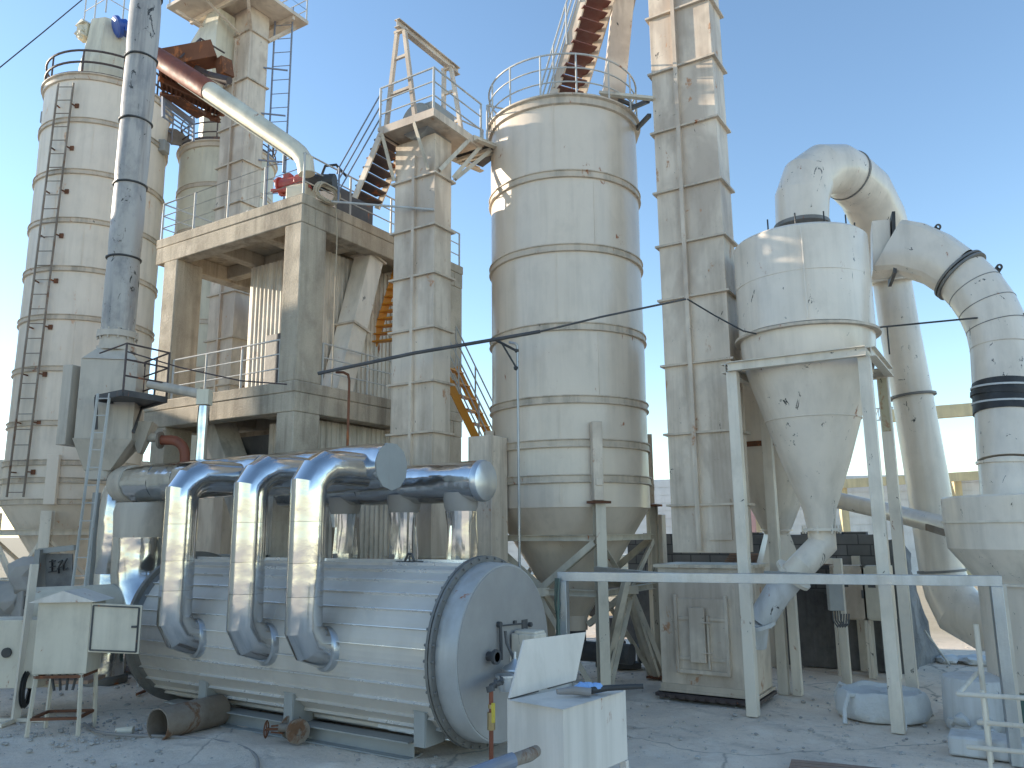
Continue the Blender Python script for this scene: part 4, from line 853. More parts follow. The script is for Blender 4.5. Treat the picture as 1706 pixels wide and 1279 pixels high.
# three silver elbows from the header into the heater side
def elbow_duct(i, pxt, pxf, pyf, lab):
    yv = TY-1.32; x = PY(pxt, 930, yv).x; r_ = .222
    fl_ = PY(pxf, pyf, TY-.97); fx = fl_.x
    root = thing('silver_elbow_duct', lab, 'duct', (x, yv, .9), 'silver elbows entering the heater side')
    top = hz+.02; 
    a = V((x, yv, 0)); pts = [V((x, yv, 1.25)), V((x, yv, 1.9)), V((x, yv, 2.55)), V((x, yv, top-.5))]
    mb = MB()
    z_ = [fl_.z+.40, 1.85, 2.25, 2.75, 3.1]
    for j in range(4): mb.tube([V((x, yv, z_[j]+.004)), V((x, yv, (z_[j]+z_[j+1])/2)), V((x, yv, z_[j+1]))], [r_, r_+.0008, r_-.001], 40)
    part('vertical_pipe', mb, M['chrome'], root, ang=20)
    mb = MB(); up_ = [V((x, yv, 3.1)), V((x, yv, 3.2)), V((x, yv+.1, 3.34)), V((x, yv+.26, 3.43)), V((x, yv+.5, 3.45)), V((x, HY-.1, 3.45))]; mb.tube(up_, r_+.004, 40); part('upper_elbow', mb, M['chrome'], root)
    d = V((fx-x, TY-.99-yv, fl_.z-1.08)); 
    mb = MB(); hv = V((fx-x, TY-.93-yv, 0)); hv.normalize(); Rb_ = .29; zc_ = fl_.z+.02; lo_ = [V((x, yv, zc_+Rb_+.12))]+[V((x, yv, zc_+Rb_))+hv*(Rb_*(1-math.cos(th)))-Z*(Rb_*math.sin(th)) for th in (R(8), R(50), R(90))]+[V((fx, TY-.93, zc_))]; mb.tube(lo_, [r_+.002, r_+.003, r_+.008, r_+.02, r_+.03], 40); part('lower_elbow', mb, M['chrome'], root)
    mb = MB(); dd = V((.25, 1, 0)).normalized(); c = V((fx, TY-.99, fl_.z)); mt = dd.to_track_quat('Z', 'Y').to_matrix(); mb.lathe(c, [(r_+.01, -.06), (.265, -.05), (.275, 0), (.275, .12)], 36, ax=mt); part('side_flange', mb, M['alu_dull'], root)
elbow_duct(0, 297, 330, 1062, 'silver elbow duct entering the heater side, nearest the cream cabinet')
elbow_duct(1, 413, 447, 1072, 'middle one of the three silver elbow ducts on the heater side')
elbow_duct(2, 510, 545, 1080, 'silver elbow duct on the heater side, nearest the burner end')
# ================================================================== CYCLONES
cx0, cx1, cy0, cy1 = -3.5, -1.62, 11.93, 13.72; cc = V(((cx0+cx1)/2, (cy0+cy1)/2, 0)); fz = 5.06
t = thing('cyclone', 'white scuffed cyclone with long cone on tall square legs at right', 'cyclone', cc)
mb = MB(); n = 8; mb.lathe(cc, [(1.02, 5.62+(7.1-5.62)*k/n) for k in range(n+1)]+[(.98, 7.14), (.6, 7.2)], 72, (False, True), .012); mb.box(cc+V((.25, -1.022, 6.35)), (.018, .012, 1.4)); mb.lathe(cc, [(1.018, 6.4), (1.028, 6.405), (1.028, 6.415), (1.018, 6.42)], 72, (False, False)); part('cylinder', mb, M['white'], t, ang=35)
mb = MB(); mb.lathe(cc, [(1.0, 5.55), (1.09, 5.55), (1.09, 5.59), (1.0, 5.62)], 72, (False, False)); parts('ring_flange', mb, M['band'], t)
mb = MB(); mb.lathe(cc, [(1.01, 5.57), (.98, 5.2), (.93, 5.0), (.5, 3.62), (.24, 2.9), (.2, 2.62)], 64, (False, False), .008); mb.lathe(cc, [(.698, 4.25), (.712, 4.255), (.716, 4.265), (.706, 4.275)], 64, (False, False)); part('cone', mb, M['white'], t, ang=40)
mb = MB()
for k in range(5): a = -1.9+.5*k; q = cc+V((.85*math.cos(a), .85*math.sin(a), 7.14)); mb.tube([q, q+Z*.22], .012, 6)
parts('lifting_rod', mb, M['black'], t)
mb = MB()
g = .1
for (a, b) in (((cx0-g, cy0-g), (cx1+g, cy0-g)), ((cx1+g, cy0-g), (cx1+g, cy1+g)), ((cx1+g, cy1+g), (cx0-g, cy1+g)), ((cx0-g, cy1+g), (cx0-g, cy0-g))):
    a = V((*a, fz)); b = V((*b, fz)); d = (b-a).normalized()*.06; mb.ibeam(a+d, b-d, .12, .14, .012)
mb.mm((cx0-.1, cy0, fz+.0), (cx0+.35, cy0+.3, fz+.02)); mb.mm((cx1-.3, cy1-.35, fz), (cx1+.1, cy1, fz+.02))
part('ring_frame', mb, M['white_steel'], t)
for (x, y) in ((cx0, cy0), (cx1, cy0), (cx1, cy1), (cx0, cy1)):
    mb = MB(); mb.mm((x-.08, y-.08, .0), (x+.08, y+.08, fz-.07)); lg = part('leg', mb, M['white_steel'], t, bev=.006)
    if x == cx1 and y == cy1:
        mb = MB(); mb.mm((x-.06, y-.083, fz-.95), (x+.06, y-.0801, fz-.1)); part('rusted_face', mb, M['peel'], lg)
for a in (): 
    mb = MB(); q = cc+V((.99*math.cos(a), .99*math.sin(a), 0)); mb.hop(q+Z*5.0, .02, .25, q+Z*5.54, .25, .25, rotz(a)); part('support_lug', mb, M['white_steel'], t)
mb = MB(); q = P(1380, 703, 11.75); mb.box(q, (.3, .02, .1), rotz(R(32))); part('name_plate', mb, M['casing'], t)
mb = MB(); mb.lathe(cc, [(.28, 2.58), (.28, 2.62), (.2, 2.62)], 28, (True, True)); bolts(mb, cc+Z*2.6, (0, 0, 1), .27, 8, .014, .12)
pts = [cc+Z*2.6, cc+Z*2.38, P(1338, 940, 12.1), P(1322, 957, 12.2)]
part('outlet_flange', mb, M['white_steel'], t)
mb = MB(); mb.tube(pts, [.2, .2, .2, .2], 28); part('outlet_pipe', mb, M['white'], t)
mb = MB(); q = pts[-1]; d = (pts[-1]-pts[-2]).normalized(); mb.tube([q-d*.02, q+d*.03], .29, 28); part('airlock_flange', mb, M['white_steel'], t)
mb = MB(); mb.tube([q+d*.03, P(1295, 988, 12.3), P(1266, 1035, 12.4)], [.2, .2, .19], 24); mb.tube([P(1262, 1035, 12.4), P(1258, 1075, 12.5)], .17, 20); mb.tube([P(1262, 1040, 12.4)-RT*.0, P(1264, 1046, 12.4)], .26, 20); part('feed_spout', mb, M['white_grime'], t)
# top elbow, gored, bending over to the back
ex = cc+Z*7.5; rt = .44
nrm = (V((.80, .60, 0))).normalized()   # direction the elbow travels
elb = [ex-Z*.1]+[ex+Z*.5+nrm*.72+(-nrm*.72*math.cos(th)+Z*.62*math.sin(th)) for th in [math.pi*k/12 for k in range(0, 7)]]
t2 = thing('cyclone_outlet_duct', 'white segmented duct looping from the cyclone top to the tall rear duct', 'duct', ex)
e1_ = P(1340, 352, 12.6)
tp = [P(1336, 377, 12.6), P(1336, 330, 12.6), P(1346, 300, 12.65), P(1368, 284, 12.75), P(1395, 283, 12.95), P(1412, 292, 13.1)]
mb = MB(); mb.tube(tp, [.42, .435, .435, .435, .435, .435], 40); part('segmented_elbow', mb, M['white'], t2, ang=12)
tq = [P(1412, 292, 13.1), P(1440, 318, 13.5), P(1462, 362, 13.9), P(1476, 410, 14.2), P(1482, 470, 14.3)]
mb = MB(); mb.tube(tq, [.435, .455, .465, .465, .455], 40); part('down_bend', mb, M['white'], t2, ang=12)
mb = MB(); d = (tp[-1]-tp[-2]).normalized(); mb.tube([tp[-1]-d*.012, tp[-1]+d*.012], .452, 40); q = tp[0]; mb.tube([q-Z*.03, q+Z*.03], .45, 36); parts('joint_ring', mb, M['flange_dark'], t2)
# rear leaning duct
t3 = thing('rear_duct', 'long white leaning duct behind the cyclone with a bend near the wall', 'duct', P(1590, 960, 14.3))
rd = [P(1484, 455, 14.35), P(1497, 540, 14.3), P(1520, 660, 14.25)]
mb = MB(); mb.tube(rd, [.33, .34, .34], 36); part('duct_section', mb, M['white'], t3)
mb = MB(); mb.tube([P(1520, 660, 14.25), P(1543, 790, 14.2), P(1569, 950, 14.1)], [.34, .35, .36], 36); part('duct_section', mb, M['white'], t3)
mb = MB(); mb.tube([P(1569, 951, 14.1), P(1580, 985, 14.0), P(1600, 1018, 13.8), P(1640, 1040, 13.5), P(1720, 1040, 12.9)], [.36, .38, .42, .42, .4], 36); part('lower_bend', mb, M['white'], t3, ang=12)
mb = MB(); d = (rd[2]-rd[1]).normalized()
for q, rr in ((rd[2], .40), (P(1569, 951, 14.1), .39)): mb.tube([q-d*.02, q+d*.02], rr, 36)
parts('joint_ring', mb, M['flange_dark'], t3)
# rectangular box and right elbow
t4 = thing('right_elbow_duct', 'big white duct arching over to the right with wrapped joint and black lugs', 'duct', P(1680, 820, 11.4))
mb = MB(); mb.beam(P(1452, 418, 12.72), P(1482, 416, 12.62), .62, .84); part('inlet_box', mb, M['white'], t4, bev=.01)
mb = MB(); d = (P(1484, 416, 12.62)-P(1448, 418, 12.73)).normalized(); q = P(1485, 416, 12.6); mb.beam(q-d*.02, q+d*.03, .80, 1.04); part('burnt_flange', mb, M['black'], t4)
# square to round transition
mb = MB(); q0 = P(1487, 416, 12.5); q1 = P(1597, 457, 11.9); dd = (q1-q0).normalized(); tt, a_, b_ = mb.fr(q0, q1)
N = 32; vs = []
for f in (0, .35, .7, 1):
    c = q0.lerp(q1, f)+Z*.16*math.sin(math.pi*f)*.9
    for j in range(N):
        th = 2*math.pi*(j+.5)/N; cx_, sy_ = math.cos(th), math.sin(th); k = max(abs(cx_), abs(sy_)); sq = (cx_/k*.33, sy_/k*.46); ro = (cx_*.41, sy_*.41)
        w_ = min(1, f*1.1); o_ = a_*(sq[0]*(1-w_)+ro[0]*w_)+b_*(sq[1]*(1-w_)+ro[1]*w_); vs.append(c+o_)
mb.add(vs, [(i*N+j, i*N+(j+1) % N, (i+1)*N+(j+1) % N, (i+1)*N+j) for i in range(3) for j in range(N)]); part('transition', mb, M['white'], t4, ang=14)
mb = MB(); q = P(1600, 459, 11.88); d = (P(1615, 470, 11.8)-q).normalized(); mb.tube([q-d*.05, q-d*.015], .45, 40); mb.tube([q+d*.01, q+d*.04], .45, 40); parts('ring_flange', mb, M['flange_dark'], t4)
ep = [P(1601, 460, 11.88), P(1625, 484, 11.75), P(1645, 513, 11.62), P(1660, 545, 11.55), P(1668, 580, 11.5), P(1672, 640, 11.45)]
mb = MB(); mb.tube(ep, .405, 40); el = part('segmented_elbow', mb, M['white'], t4, ang=10)
for i in (1, 2, 3, 4):
    mb = MB(); d = (ep[i+1]-ep[i-1]).normalized(); mb.tube([ep[i]-d*.006, ep[i]+d*.006], .411, 40); part('weld_seam', mb, M['flange_dark'] if i < 4 else M['casing'], el)
mb = MB(); mb.tube([P(1672, 640, 11.45), P(1676, 690, 11.4)], [.41, .42], 40); mb.tube([P(1673, 655, 11.44), P(1673, 662, 11.44)], .435, 40); wrp = part('black_wrap', mb, M['black'], t4)
mb = MB(); mb.tube([P(1672.4, 645, 11.44), P(1672.6, 648, 11.44)], .43, 40); mb.tube([P(1674.5, 671, 11.42), P(1674.7, 674, 11.42)], .427, 40); part('wrap_strap', mb, M['bag'], wrp)
mb = MB(); mb.tube([P(1676, 690, 11.4), P(1683, 768, 11.3)], [.40, .41], 40); mb.tube([P(1683, 769, 11.3), P(1683.3, 773, 11.3)], .43, 40); mb.tube([P(1683.3, 774, 11.3), P(1688, 835, 11.2)], .40, 40); part('lower_section', mb, M['white'], t4)
for (px, py, dd_) in ((1560, 382, 12.05), (1662, 449, 11.7)):
    mb = MB(); q = P(px, py, dd_); m_ = CM @ Matrix.Rotation(-.6, 3, 'Z'); tmp = MB(); tmp.box((0, 0, 0), (.09, .14, .015))
    mb.box(q-m_ @ V((0, .03, 0)), (.1, .13, .016), m_)
    mb.lathe(q+m_ @ V((0, .05, 0)), [(.022, -.008), (.05, -.008), (.05, .008), (.022, .008), (.022, -.008)], 16, (False, False), ax=m_); part('lug', mb, M['black'], t4)
# second cyclone behind
c2 = P(1288, 800, 14.4); c2.z = 0
t = thing('cyclone', 'second white cyclone half hidden behind the tall elevator and the front cyclone', 'cyclone', c2)
z_ = lambda y: P(1285, y, 14.4).z
mb = MB(); mb.lathe(c2, [(.92, z_(745)), (.93, z_(650)), (.93, z_(560)), (.3, z_(545))], 56, (False, True), .01); part('cylinder', mb, M['white'], t, ang=35)
mb = MB(); mb.lathe(c2, [(.90, z_(745)-.04), (.95, z_(745)-.06), (.95, z_(745)+.03), (.9, z_(745)+.04)], 56, (False, False)); parts('ring_flange', mb, M['rust'], t)
mb = MB(); mb.lathe(c2, [(.91, z_(745)-.03), (.25, z_(882)), (.2, z_(890))], 48, (False, True)); part('cone', mb, M['white'], t, ang=40)
mb = MB(); mb.lathe(c2, [(.28, z_(885)), (.28, z_(882)), (.2, z_(880))], 24); mb.hop(c2+Z*(z_(886)), .35, .3, c2+Z*(z_(950)), .75, .4, rotz(R(30))); mb.hop(c2+Z*z_(951), .75, .4, c2+Z*z_(1010)+RT*-.3, .4, .35, rotz(R(30))); part('outlet_spout', mb, M['white'], t, ang=10)
for (px, py) in ((1412, 1140), (1442, 1118), (1330, 1158), (1290, 1110)):
    q = PZ(px, py); 
    mb = MB(); mb.mm(q+V((-.07, -.07, 0)), q+V((.07, .07, 2.1 if px != 1330 else 2.0))); part('leg', mb, M['white_steel'], t, bev=.005)
q1 = PZ(1412, 1140); q2 = PZ(1442, 1118); q3 = PZ(1290, 1110)
mb = MB(); mb.beam(q3+Z*2.05, q1+Z*2.05, .09, .1); mb.beam(PZ(1330, 1158)+Z*1.75, q1+Z*1.75, .08, .09); parts('cross_beam', mb, M['white_steel'], t)
# sloping pale pipe
mb = MB(); mb.tube([P(1390, 832, 14.9), P(1470, 850, 14.2), P(1592, 880, 12.0)], .15, 20); 
t = thing('sloping_pipe', 'thin white pipe sloping past the rear duct into the right vessel', 'pipe', P(1590, 900, 12)); part('pipe_body', mb, M['white'], t)
mb = MB(); mb.beam(P(1550, 878, 12.5), P(1590, 890, 11.9), .16, .1); part('rusty_tip', mb, M['rust_grey'], t)
# right vessel
vc = P(1745, 900, 10.9); vc.z = 0
t = thing('round_vessel', 'white round vessel with ring seams cut off by the right picture edge', 'vessel', vc)
zv = lambda y: P(1600, y, 10.6).z
mb = MB(); mb.lathe(vc, [(1.20, zv(915)), (1.22, zv(869)), (1.22, zv(828)), (1.2, zv(825)), (.4, zv(822))], 64, (False, True), .006); part('upper_shell', mb, M['white'], t, ang=35)
mb = MB(); 
for y in (869, 975): mb.lathe(vc, [(1.1 if y == 869 else .8, zv(y)-.02), (1.245 if y == 869 else .93, zv(y)-.015), (1.245 if y == 869 else .93, zv(y)+.015), (.8, zv(y)+.02)], 64, (False, False))
parts('ring_seam', mb, M['white_steel'], t)
mb = MB(); mb.lathe(vc, [(1.2, zv(915)), (.90, zv(968)), (.88, zv(972)), (.88, .55), (.8, .5)], 64, (False, True), .006); part('lower_shell', mb, M['white'], t, ang=35)
mb = MB()
for k in range(5): mb.box(vc+V((math.cos(-2+k*.5)*.9, math.sin(-2+k*.5)*.9, .28)), (.25, .2, .56), rotz(-2+k*.5))
parts('foot', mb, M['green_dark'], t)

# ================================================================== GALVANISED FRAME
t = thing('tube_gantry', 'galvanised square tube goalpost frame standing in front of the cyclone legs', 'frame', PZ(1690, 1270))
fr = PZ(1694, 1275); zt_ = PX(1642, 968, fr.x).z; fl2 = P(937, 958, 11.3); zt_ = 2.0
fL = PZ(937, 958, zt_) if False else P(937, 960, 11.2); zt_ = fL.z
d = V((fr.x-fL.x, fr.y-fL.y, 0)).normalized()
a = V((fL.x, fL.y, zt_)); b = V((fr.x, fr.y, zt_))
pr = pL = None
mb = MB(); mb.beam(a-d*.06, b+d*.06, .11, .12); part('top_beam', mb, M['galv'], t, bev=.004)
mb = MB(); mb.beam(V((fr.x, fr.y, 0)), b-Z*.06, .12, .12, d); part('post', mb, M['galv'], t, bev=.004)
mb = MB(); mb.beam(V((fL.x, fL.y, 0)), a-Z*.06, .16, .14, d); part('post', mb, M['galv'], t, bev=.004)
q = V((fr.x, fr.y, 0))-d*.25+V((0.3, .5, 0)); mb = MB(); mb.beam(q, q+Z*(zt_-.06), .07, .07, d); part('thin_post', mb, M['white_steel'], t)
mb = MB(); mb.beam(a.lerp(b, .27)+V((0, .06, 0)), a.lerp(b, .27)+V((-1.6, 1.2, 0.02)), .09, .1); mb.beam(a.lerp(b, .8)+V((0, .07, 0)), a.lerp(b, .55)+V((-.5, 1.1, .02)), .06, .04); parts('side_beam', mb, M['galv'], t)
mb = MB()
for k in range(5):
    q = a+V((.02*k-.06, -.09-.01*k, -.02)); mb.tube([q, q+V((.03*math.sin(k), -.02, -.35)), q+V((.05*math.cos(k), .01, -.75)), q+V((0.02*k, 0, -1.1))], .012, 6)
solo('hanging_cables', mb, M['green_dark'], 'bundle of dark green cables hanging on the left post of the galvanised frame', 'cables')

# ================================================================== WALL AND BACKGROUND
WY = 16.7; wx0, wx1 = -7.5, -2.35; wz = 2.5
t = thing('block_wall', 'dark concrete block wall with rendered lower half behind the cyclones', 'wall', ((wx0+wx1)/2, WY+.15, 0))
mb = MB(); mb.mm((wx0, WY, 0), (wx1, WY+.3, wz)); part('block_courses', mb, M['blockwall'], t, bev=.01)
mb = MB()
for i in range(14):
    for j in range(6):
        pass
xx = wx0
while xx < wx1-.5:
    w_ = random.uniform(.36, .5); mb.mm((xx, WY+.02, wz), (xx+w_-.03, WY+.26, wz+random.choice((.0, .03, .05))+.005)); xx += w_
part('loose_blocks', mb, M['blockwall'], t, bev=.01)
mb = MB(); n = 40
for i in range(n):
    x = wx0+(wx1-wx0)*i/n; hgt = 1.35+.25*noise.noise(V((x*.9, 0, 0)))
    mb.mm((x, WY-.03-.01*(i % 2), 0), (x+(wx1-wx0)/n, WY-.002, hgt))
part('render_coat', mb, M['render_dark'], t)
mb = MB()
for i in range(6):
    for j in range(10):
        pass
vs = []; N = 16
for j in range(N+1):
    for i in range(7):
        y = WY-.05+1.9*i/6; x = wx1+.25+.45*(1-j/N)*(i/6)+.14*noise.noise(V((y*2, j*.4, 1))); vs.append(V((x, y, (wz-.1)*j/N)))
fs = [(j*7+i, j*7+i+1, (j+1)*7+i+1, (j+1)*7+i) for j in range(N) for i in range(6)]; mb.add(vs, fs)
vs = [V((wx1-.05, WY-.05, 0)), V((wx1+.3, WY-.05, 0)), V((wx1+.3, WY-.05, wz-.1)), V((wx1-.05, WY-.05, wz-.1))]; mb.quad(*vs, .02)
part('rough_end', mb, weather('rough_render', (.25, .25, .25), .95, var=.35, streak=.7, dirt=(.09, .09, .09), bump=.4, spec=.2), t, ang=0)
# stack of boards on the wall ledge, seen above the frame
mb = MB()
for k in range(5): z = 1.95+.045*k; mb.beam((-5.2+.05*k, WY-.35-.06*k, z), (-3.0-.1*k, WY-.42-.03*k, z), .1, .035)
solo('board_stack', mb, M['wood'], 'stack of pale boards lying on the ledge of the dark block wall', 'boards')
mb = MB(); mb.mm((-5.5, WY-.55, 1.86), (-2.9, WY-.06, 1.92))
for x in (-5.4, -4.2, -3.0): mb.mm((x-.04, WY-.5, 0), (x+.04, WY-.42, 1.86))
solo('wall_shelf', mb, M['dark'], 'dark steel shelf carrying the boards in front of the block wall', 'shelf')
# electric cabinets
def ecab(x, w_, h_, z0, mat, lab, y=WY-.7):
    t = thing('switch_cabinet', lab, 'electric cabinet', (x, y, 0))
    mb = MB(); mb.mm((x-w_/2, y-.2, z0), (x+w_/2, y+.2, z0+h_)); part('cabinet_box', mb, M[mat], t, bev=.01)
    mb = MB(); mb.mm((x-w_/2+.03, y-.215, z0+.03), (x+w_/2-.03, y-.2, z0+h_-.03)); dr = part('door', mb, M[mat], t, bev=.006)
    mb = MB(); mb.mm((x+w_/2-.1, y-.235, z0+h_*.4), (x+w_/2-.06, y-.215, z0+h_*.55)); mb.mm((x-w_*.25, y-.225, z0+h_*.6), (x+.0, y-.215, z0+h_*.75)); part('handle', mb, M['dark'], dr)
    if z0 > .3:
        mb = MB(); mb.mm((x-w_/2, y-.15, 0), (x-w_/2+.05, y+.15, z0)); mb.mm((x+w_/2-.05, y-.15, 0), (x+w_/2, y+.15, z0)); parts('stand', mb, M['white_steel'], t)
for px, w_, lab, mt in ((1420, .62, 'grey violet switch cabinet by the wall, beside the narrow beige one', 'casing'), (1465, .5, 'narrow beige switch cabinet by the wall seen between cyclone legs', 'cab_cream')):
    q = PY(px, 1010, WY-.7); ecab(q.x, w_, .95, 1.0, mt, lab)
t = thing('junction_box', 'green grey junction box with looping cables on a cyclone leg', 'junction box', P(1391, 1015, 13.2))
mb = MB(); q = P(1391, 990, 13.1); mb.box(q, (.22, .15, .5), rotz(R(25))); part('box_body', mb, M['grey_paint'], t, bev=.01)
mb = MB()
for k in range(4): a = q+RT*(-.06+.04*k)-Z*.25; mb.tube([a, a-Z*.15, a-Z*.25+RT*.06, a-Z*.2+RT*.12, a-Z*.05+RT*.14], .012, 6)
part('cable', mb, M['dark'], t)
# rubbish under the wall
mb = MB(); q = PZ(1430, 1100)
for k in range(7): a = 6.28*k/7; mb.tube([q+V((.35*math.cos(a+i*.9)*(.7+.1*k), .3*math.sin(a+i*.9), .04+.02*k)) for i in range(7)], .025, 6)
solo('cable_coil', mb, M['black'], 'tangled coil of black cable on the ground below the switch cabinets', 'cable')
mb = MB(); q = PZ(1610, 1105)
for k in range(10): mb.blob(q+V((random.uniform(-.45, .45), random.uniform(-.2, .2), .06)), random.uniform(.1, .22), (1.3, 1, .5), .5, 2, 3)
solo('plastic_sheet', mb, M['bag'], 'crumpled white plastic sheet lying by the rough wall end', 'plastic sheet', ang=40)
mb = MB(); mb.tube([PZ(1582, 1110)+Z*.03, P(1540, 1050, 15.2)], .02, 6); solo('leaning_rod', mb, M['rail'], 'thin rod leaning on the rough wall end beside the plastic sheet', 'rod')
# industrial hall behind
def at2(px, py, d): return P(px, py, d)
A = P(760, 880, 52); B = P(1760, 880, 46); A.z = B.z = 0; dv = (B-A).normalized(); L = (B-A).length; nv = V((-dv.y, dv.x, 0))
ztw = P(1300, 795, 48).z
t = thing('warehouse', 'long white panelled hall with yellow beams in the sunlit distance', 'warehouse', (A+B)/2)
mb = MB()
def wallstrip(z0, z1, off):
    mb.beam(A+Z*(z0+z1)/2+nv*off, B+Z*(z0+z1)/2+nv*off, .12, z1-z0)
k = 0; z = 0
while z < ztw-.2:
    wallstrip(z, z+.42, 0); mb.beam(A+Z*(z+.45)+nv*.02, B+Z*(z+.45)+nv*.02, .06, .06); z += .48
part('panel_wall', mb, M['panel_white'], t)
mb = MB()
for px in (1408, 1262, 1600): q = P(px, 870, 46.5); q.z = 0; mb.beam(q, q+Z*ztw, .55, .4, dv)
parts('column', mb, M['yellow_beam'], t)
mb = MB(); q = P(1254, 870, 46.2); q.z = 0; mb.beam(q, q+Z*(ztw), .5, .3, dv); parts('column', mb, M['pink'], t, 'pink painted column')
mb = MB(); mb.beam(P(1400, 806, 46), P(1760, 784, 45), .3, .5); part('eaves_beam', mb, M['yellow_beam'], t)
t = thing('crane_beam', 'yellow overhead beam with lattice end high behind the leaning duct', 'beam', P(1640, 690, 38))
mb = MB(); mb.beam(P(1480, 693, 40), P(1800, 668, 38), .4, .62); part('girder', mb, M['yellow_beam'], t)
mb = MB()
a = P(1440, 692, 40); b = P(1488, 688, 40); 
for dz in (-.3, .3): mb.beam(a+Z*dz, b+Z*dz, .06)
for i in range(6): q = a.lerp(b, i/6); q2 = a.lerp(b, (i+1)/6); mb.beam(q+Z*(-.3), q2+Z*.3, .04); mb.beam(q-Z*.3, q+Z*.3, .04)
part('lattice', mb, M['rail'], t)
mb = MB()
for px in (1780,): q = P(px, 700, 40); mb.beam(V((q.x, q.y, 0)), q, .3, .3)
parts('column', mb, M['yellow_beam'], t)
# yard objects seen under the middle silo
t = thing('parked_machine', 'pale machine with dark window standing in the sunlit yard behind the big silo legs', 'machine', P(1018, 960, 26))
q = P(1018, 985, 26); q.z = 0
mb = MB(); mb.box(q+Z*1.05, (1.8, 1.2, .9), rotz(R(32))); mb.box(q+Z*1.65+RT*.2, (1.0, 1.1, .45), rotz(R(32))); part('machine_body', mb, M['cream'], t, bev=.05)
mb = MB(); mb.box(q+Z*1.0-FW*.62, (.5, .05, .45), rotz(R(32))); part('window', mb, M['dark'], t)
mb = MB()
for s_ in (-.6, .6): mb.tube([q+RT*s_-FW*.6+Z*.35, q+RT*s_-FW*.4+Z*.35], .35, 20)
parts('wheel', mb, M['black'], t)
for i, (px, py, d, s, mt, lab) in enumerate(((1045, 1010, 20, .5, 'white_grime', 'white sack on the dirt behind the big silo legs'), (1028, 1045, 18, .55, 'dark', 'dark steel crate on the dirt behind the big silo legs'),)):
    q = PZ(px, py+30 if False else py, .2); mb = MB()
    if i == 0: mb.blob(V((q.x, q.y, .2)), .35, (1.2, .8, .6), .4, 2)
    else: mb.box(V((q.x, q.y, .22)), (.9, .5, .4), rotz(.3)); mb.box(V((q.x, q.y, .44)), (.95, .55, .04), rotz(.3))
    solo('sack' if i == 0 else 'crate', mb, M[mt], lab, 'sack' if i == 0 else 'crate', bev=0)
q = PZ(1035, 1118); t = thing('electric_motor', 'black electric motor on the ground behind the white cabinet', 'motor', q)
mb = MB(); a = q+V((-.25, .1, .28)); mb.tube([a, a+RT*.45], .16, 22); mb.box(a+RT*.62, (.2, .3, .3), rotz(R(32))); mb.box(a+RT*.3-Z*.2, (.5, .3, .1), rotz(R(32))); part('motor_body', mb, M['black'], t)
mb = MB(); mb.mm(q+V((-.6, .1, 0)), q+V((-.1, .5, .5))); part('gear_case', mb, M['rail_dark'], t, bev=.03)

# inclined support legs next to the elevator (belonging to a chute frame behind)
t = thing('chute_frame', 'inclined pale struts of a small stand between the big silo and the elevator base', 'support frame', PZ(1090, 1128))
for (a, b) in ((P(1040, 960, 14.2), PZ(1108, 1128)), (P(1046, 985, 14.0), PZ(1084, 1122)), (P(1044, 965, 13.0), PZ(1000, 1150))):
    mb = MB(); mb.beam(a, b, .1, .12); parts('strut', mb, M['beam_paint'], t)
mb = MB(); mb.beam(P(1036, 962, 14.2), P(1056, 962, 13.0), .14, .1); parts('cap', mb, M['beam_paint'], t)
mb = MB(); q = PZ(1105, 1130); mb.mm(q+V((-.1, .0, 0)), q+V((.1, .2, 2.9))); solo('concrete_post', mb, M['casing'], 'pale square post standing between the big silo leg and the elevator base', 'post', bev=.01)
mb = MB(); q = P(816, 760, 13.6); mb.mm(V((q.x-.28, q.y-.25, 0)), V((q.x+.2, q.y+.25, P(816, 728, 13.6).z))); solo('duct_column', mb, M['casing'], 'square pale casing column at the left of the big silo', 'column', bev=.01)

# orange stairs behind the tower
def ostair(label, a, b, wdv, n_, rails=True, sw=.16):
    t = thing('orange_stairs', label, 'stairs', b if b.z < a.z else a)
    for s_ in (0, 1):
        mb = MB(); mb.beam(a+wdv*s_, b+wdv*s_, .04, sw); part('stringer', mb, M['orange'], t)
    hdv = V(((b-a).x, (b-a).y, 0)).normalized()*.12
    for i in range(n_):
        q = a.lerp(b, (i+.5)/n_); mb = MB(); mb.quad(q-hdv+wdv*.03, q+hdv+wdv*.03, q+hdv+wdv*.97, q-hdv+wdv*.97, .03); part('tread', mb, M['orange'], t)
    if rails:
        mb = MB()
        for s_ in (0, 1):
            for h_ in (.3, .6, .9): mb.tube([a+wdv*s_+Z*h_, b+wdv*s_+Z*h_], .016, 6)
            for i in range(6): q = a.lerp(b, i/5)+wdv*s_; mb.tube([q, q+Z*.9], .018, 6)
        part('hand_rail', mb, M['rail'], t)
    return t
ostair('short orange stair flight glimpsed between the inclined chute and the slim elevator', P(622, 575, 16.4), P(664, 440, 16.6), V((.75, .1, 0)), 11, False)
ostair('long orange stair flight with white rails coming down between slim elevator and big silo', P(730, 600, 16.0), P(900, 950, 16.8), V((-.1, .75, 0)), 15)

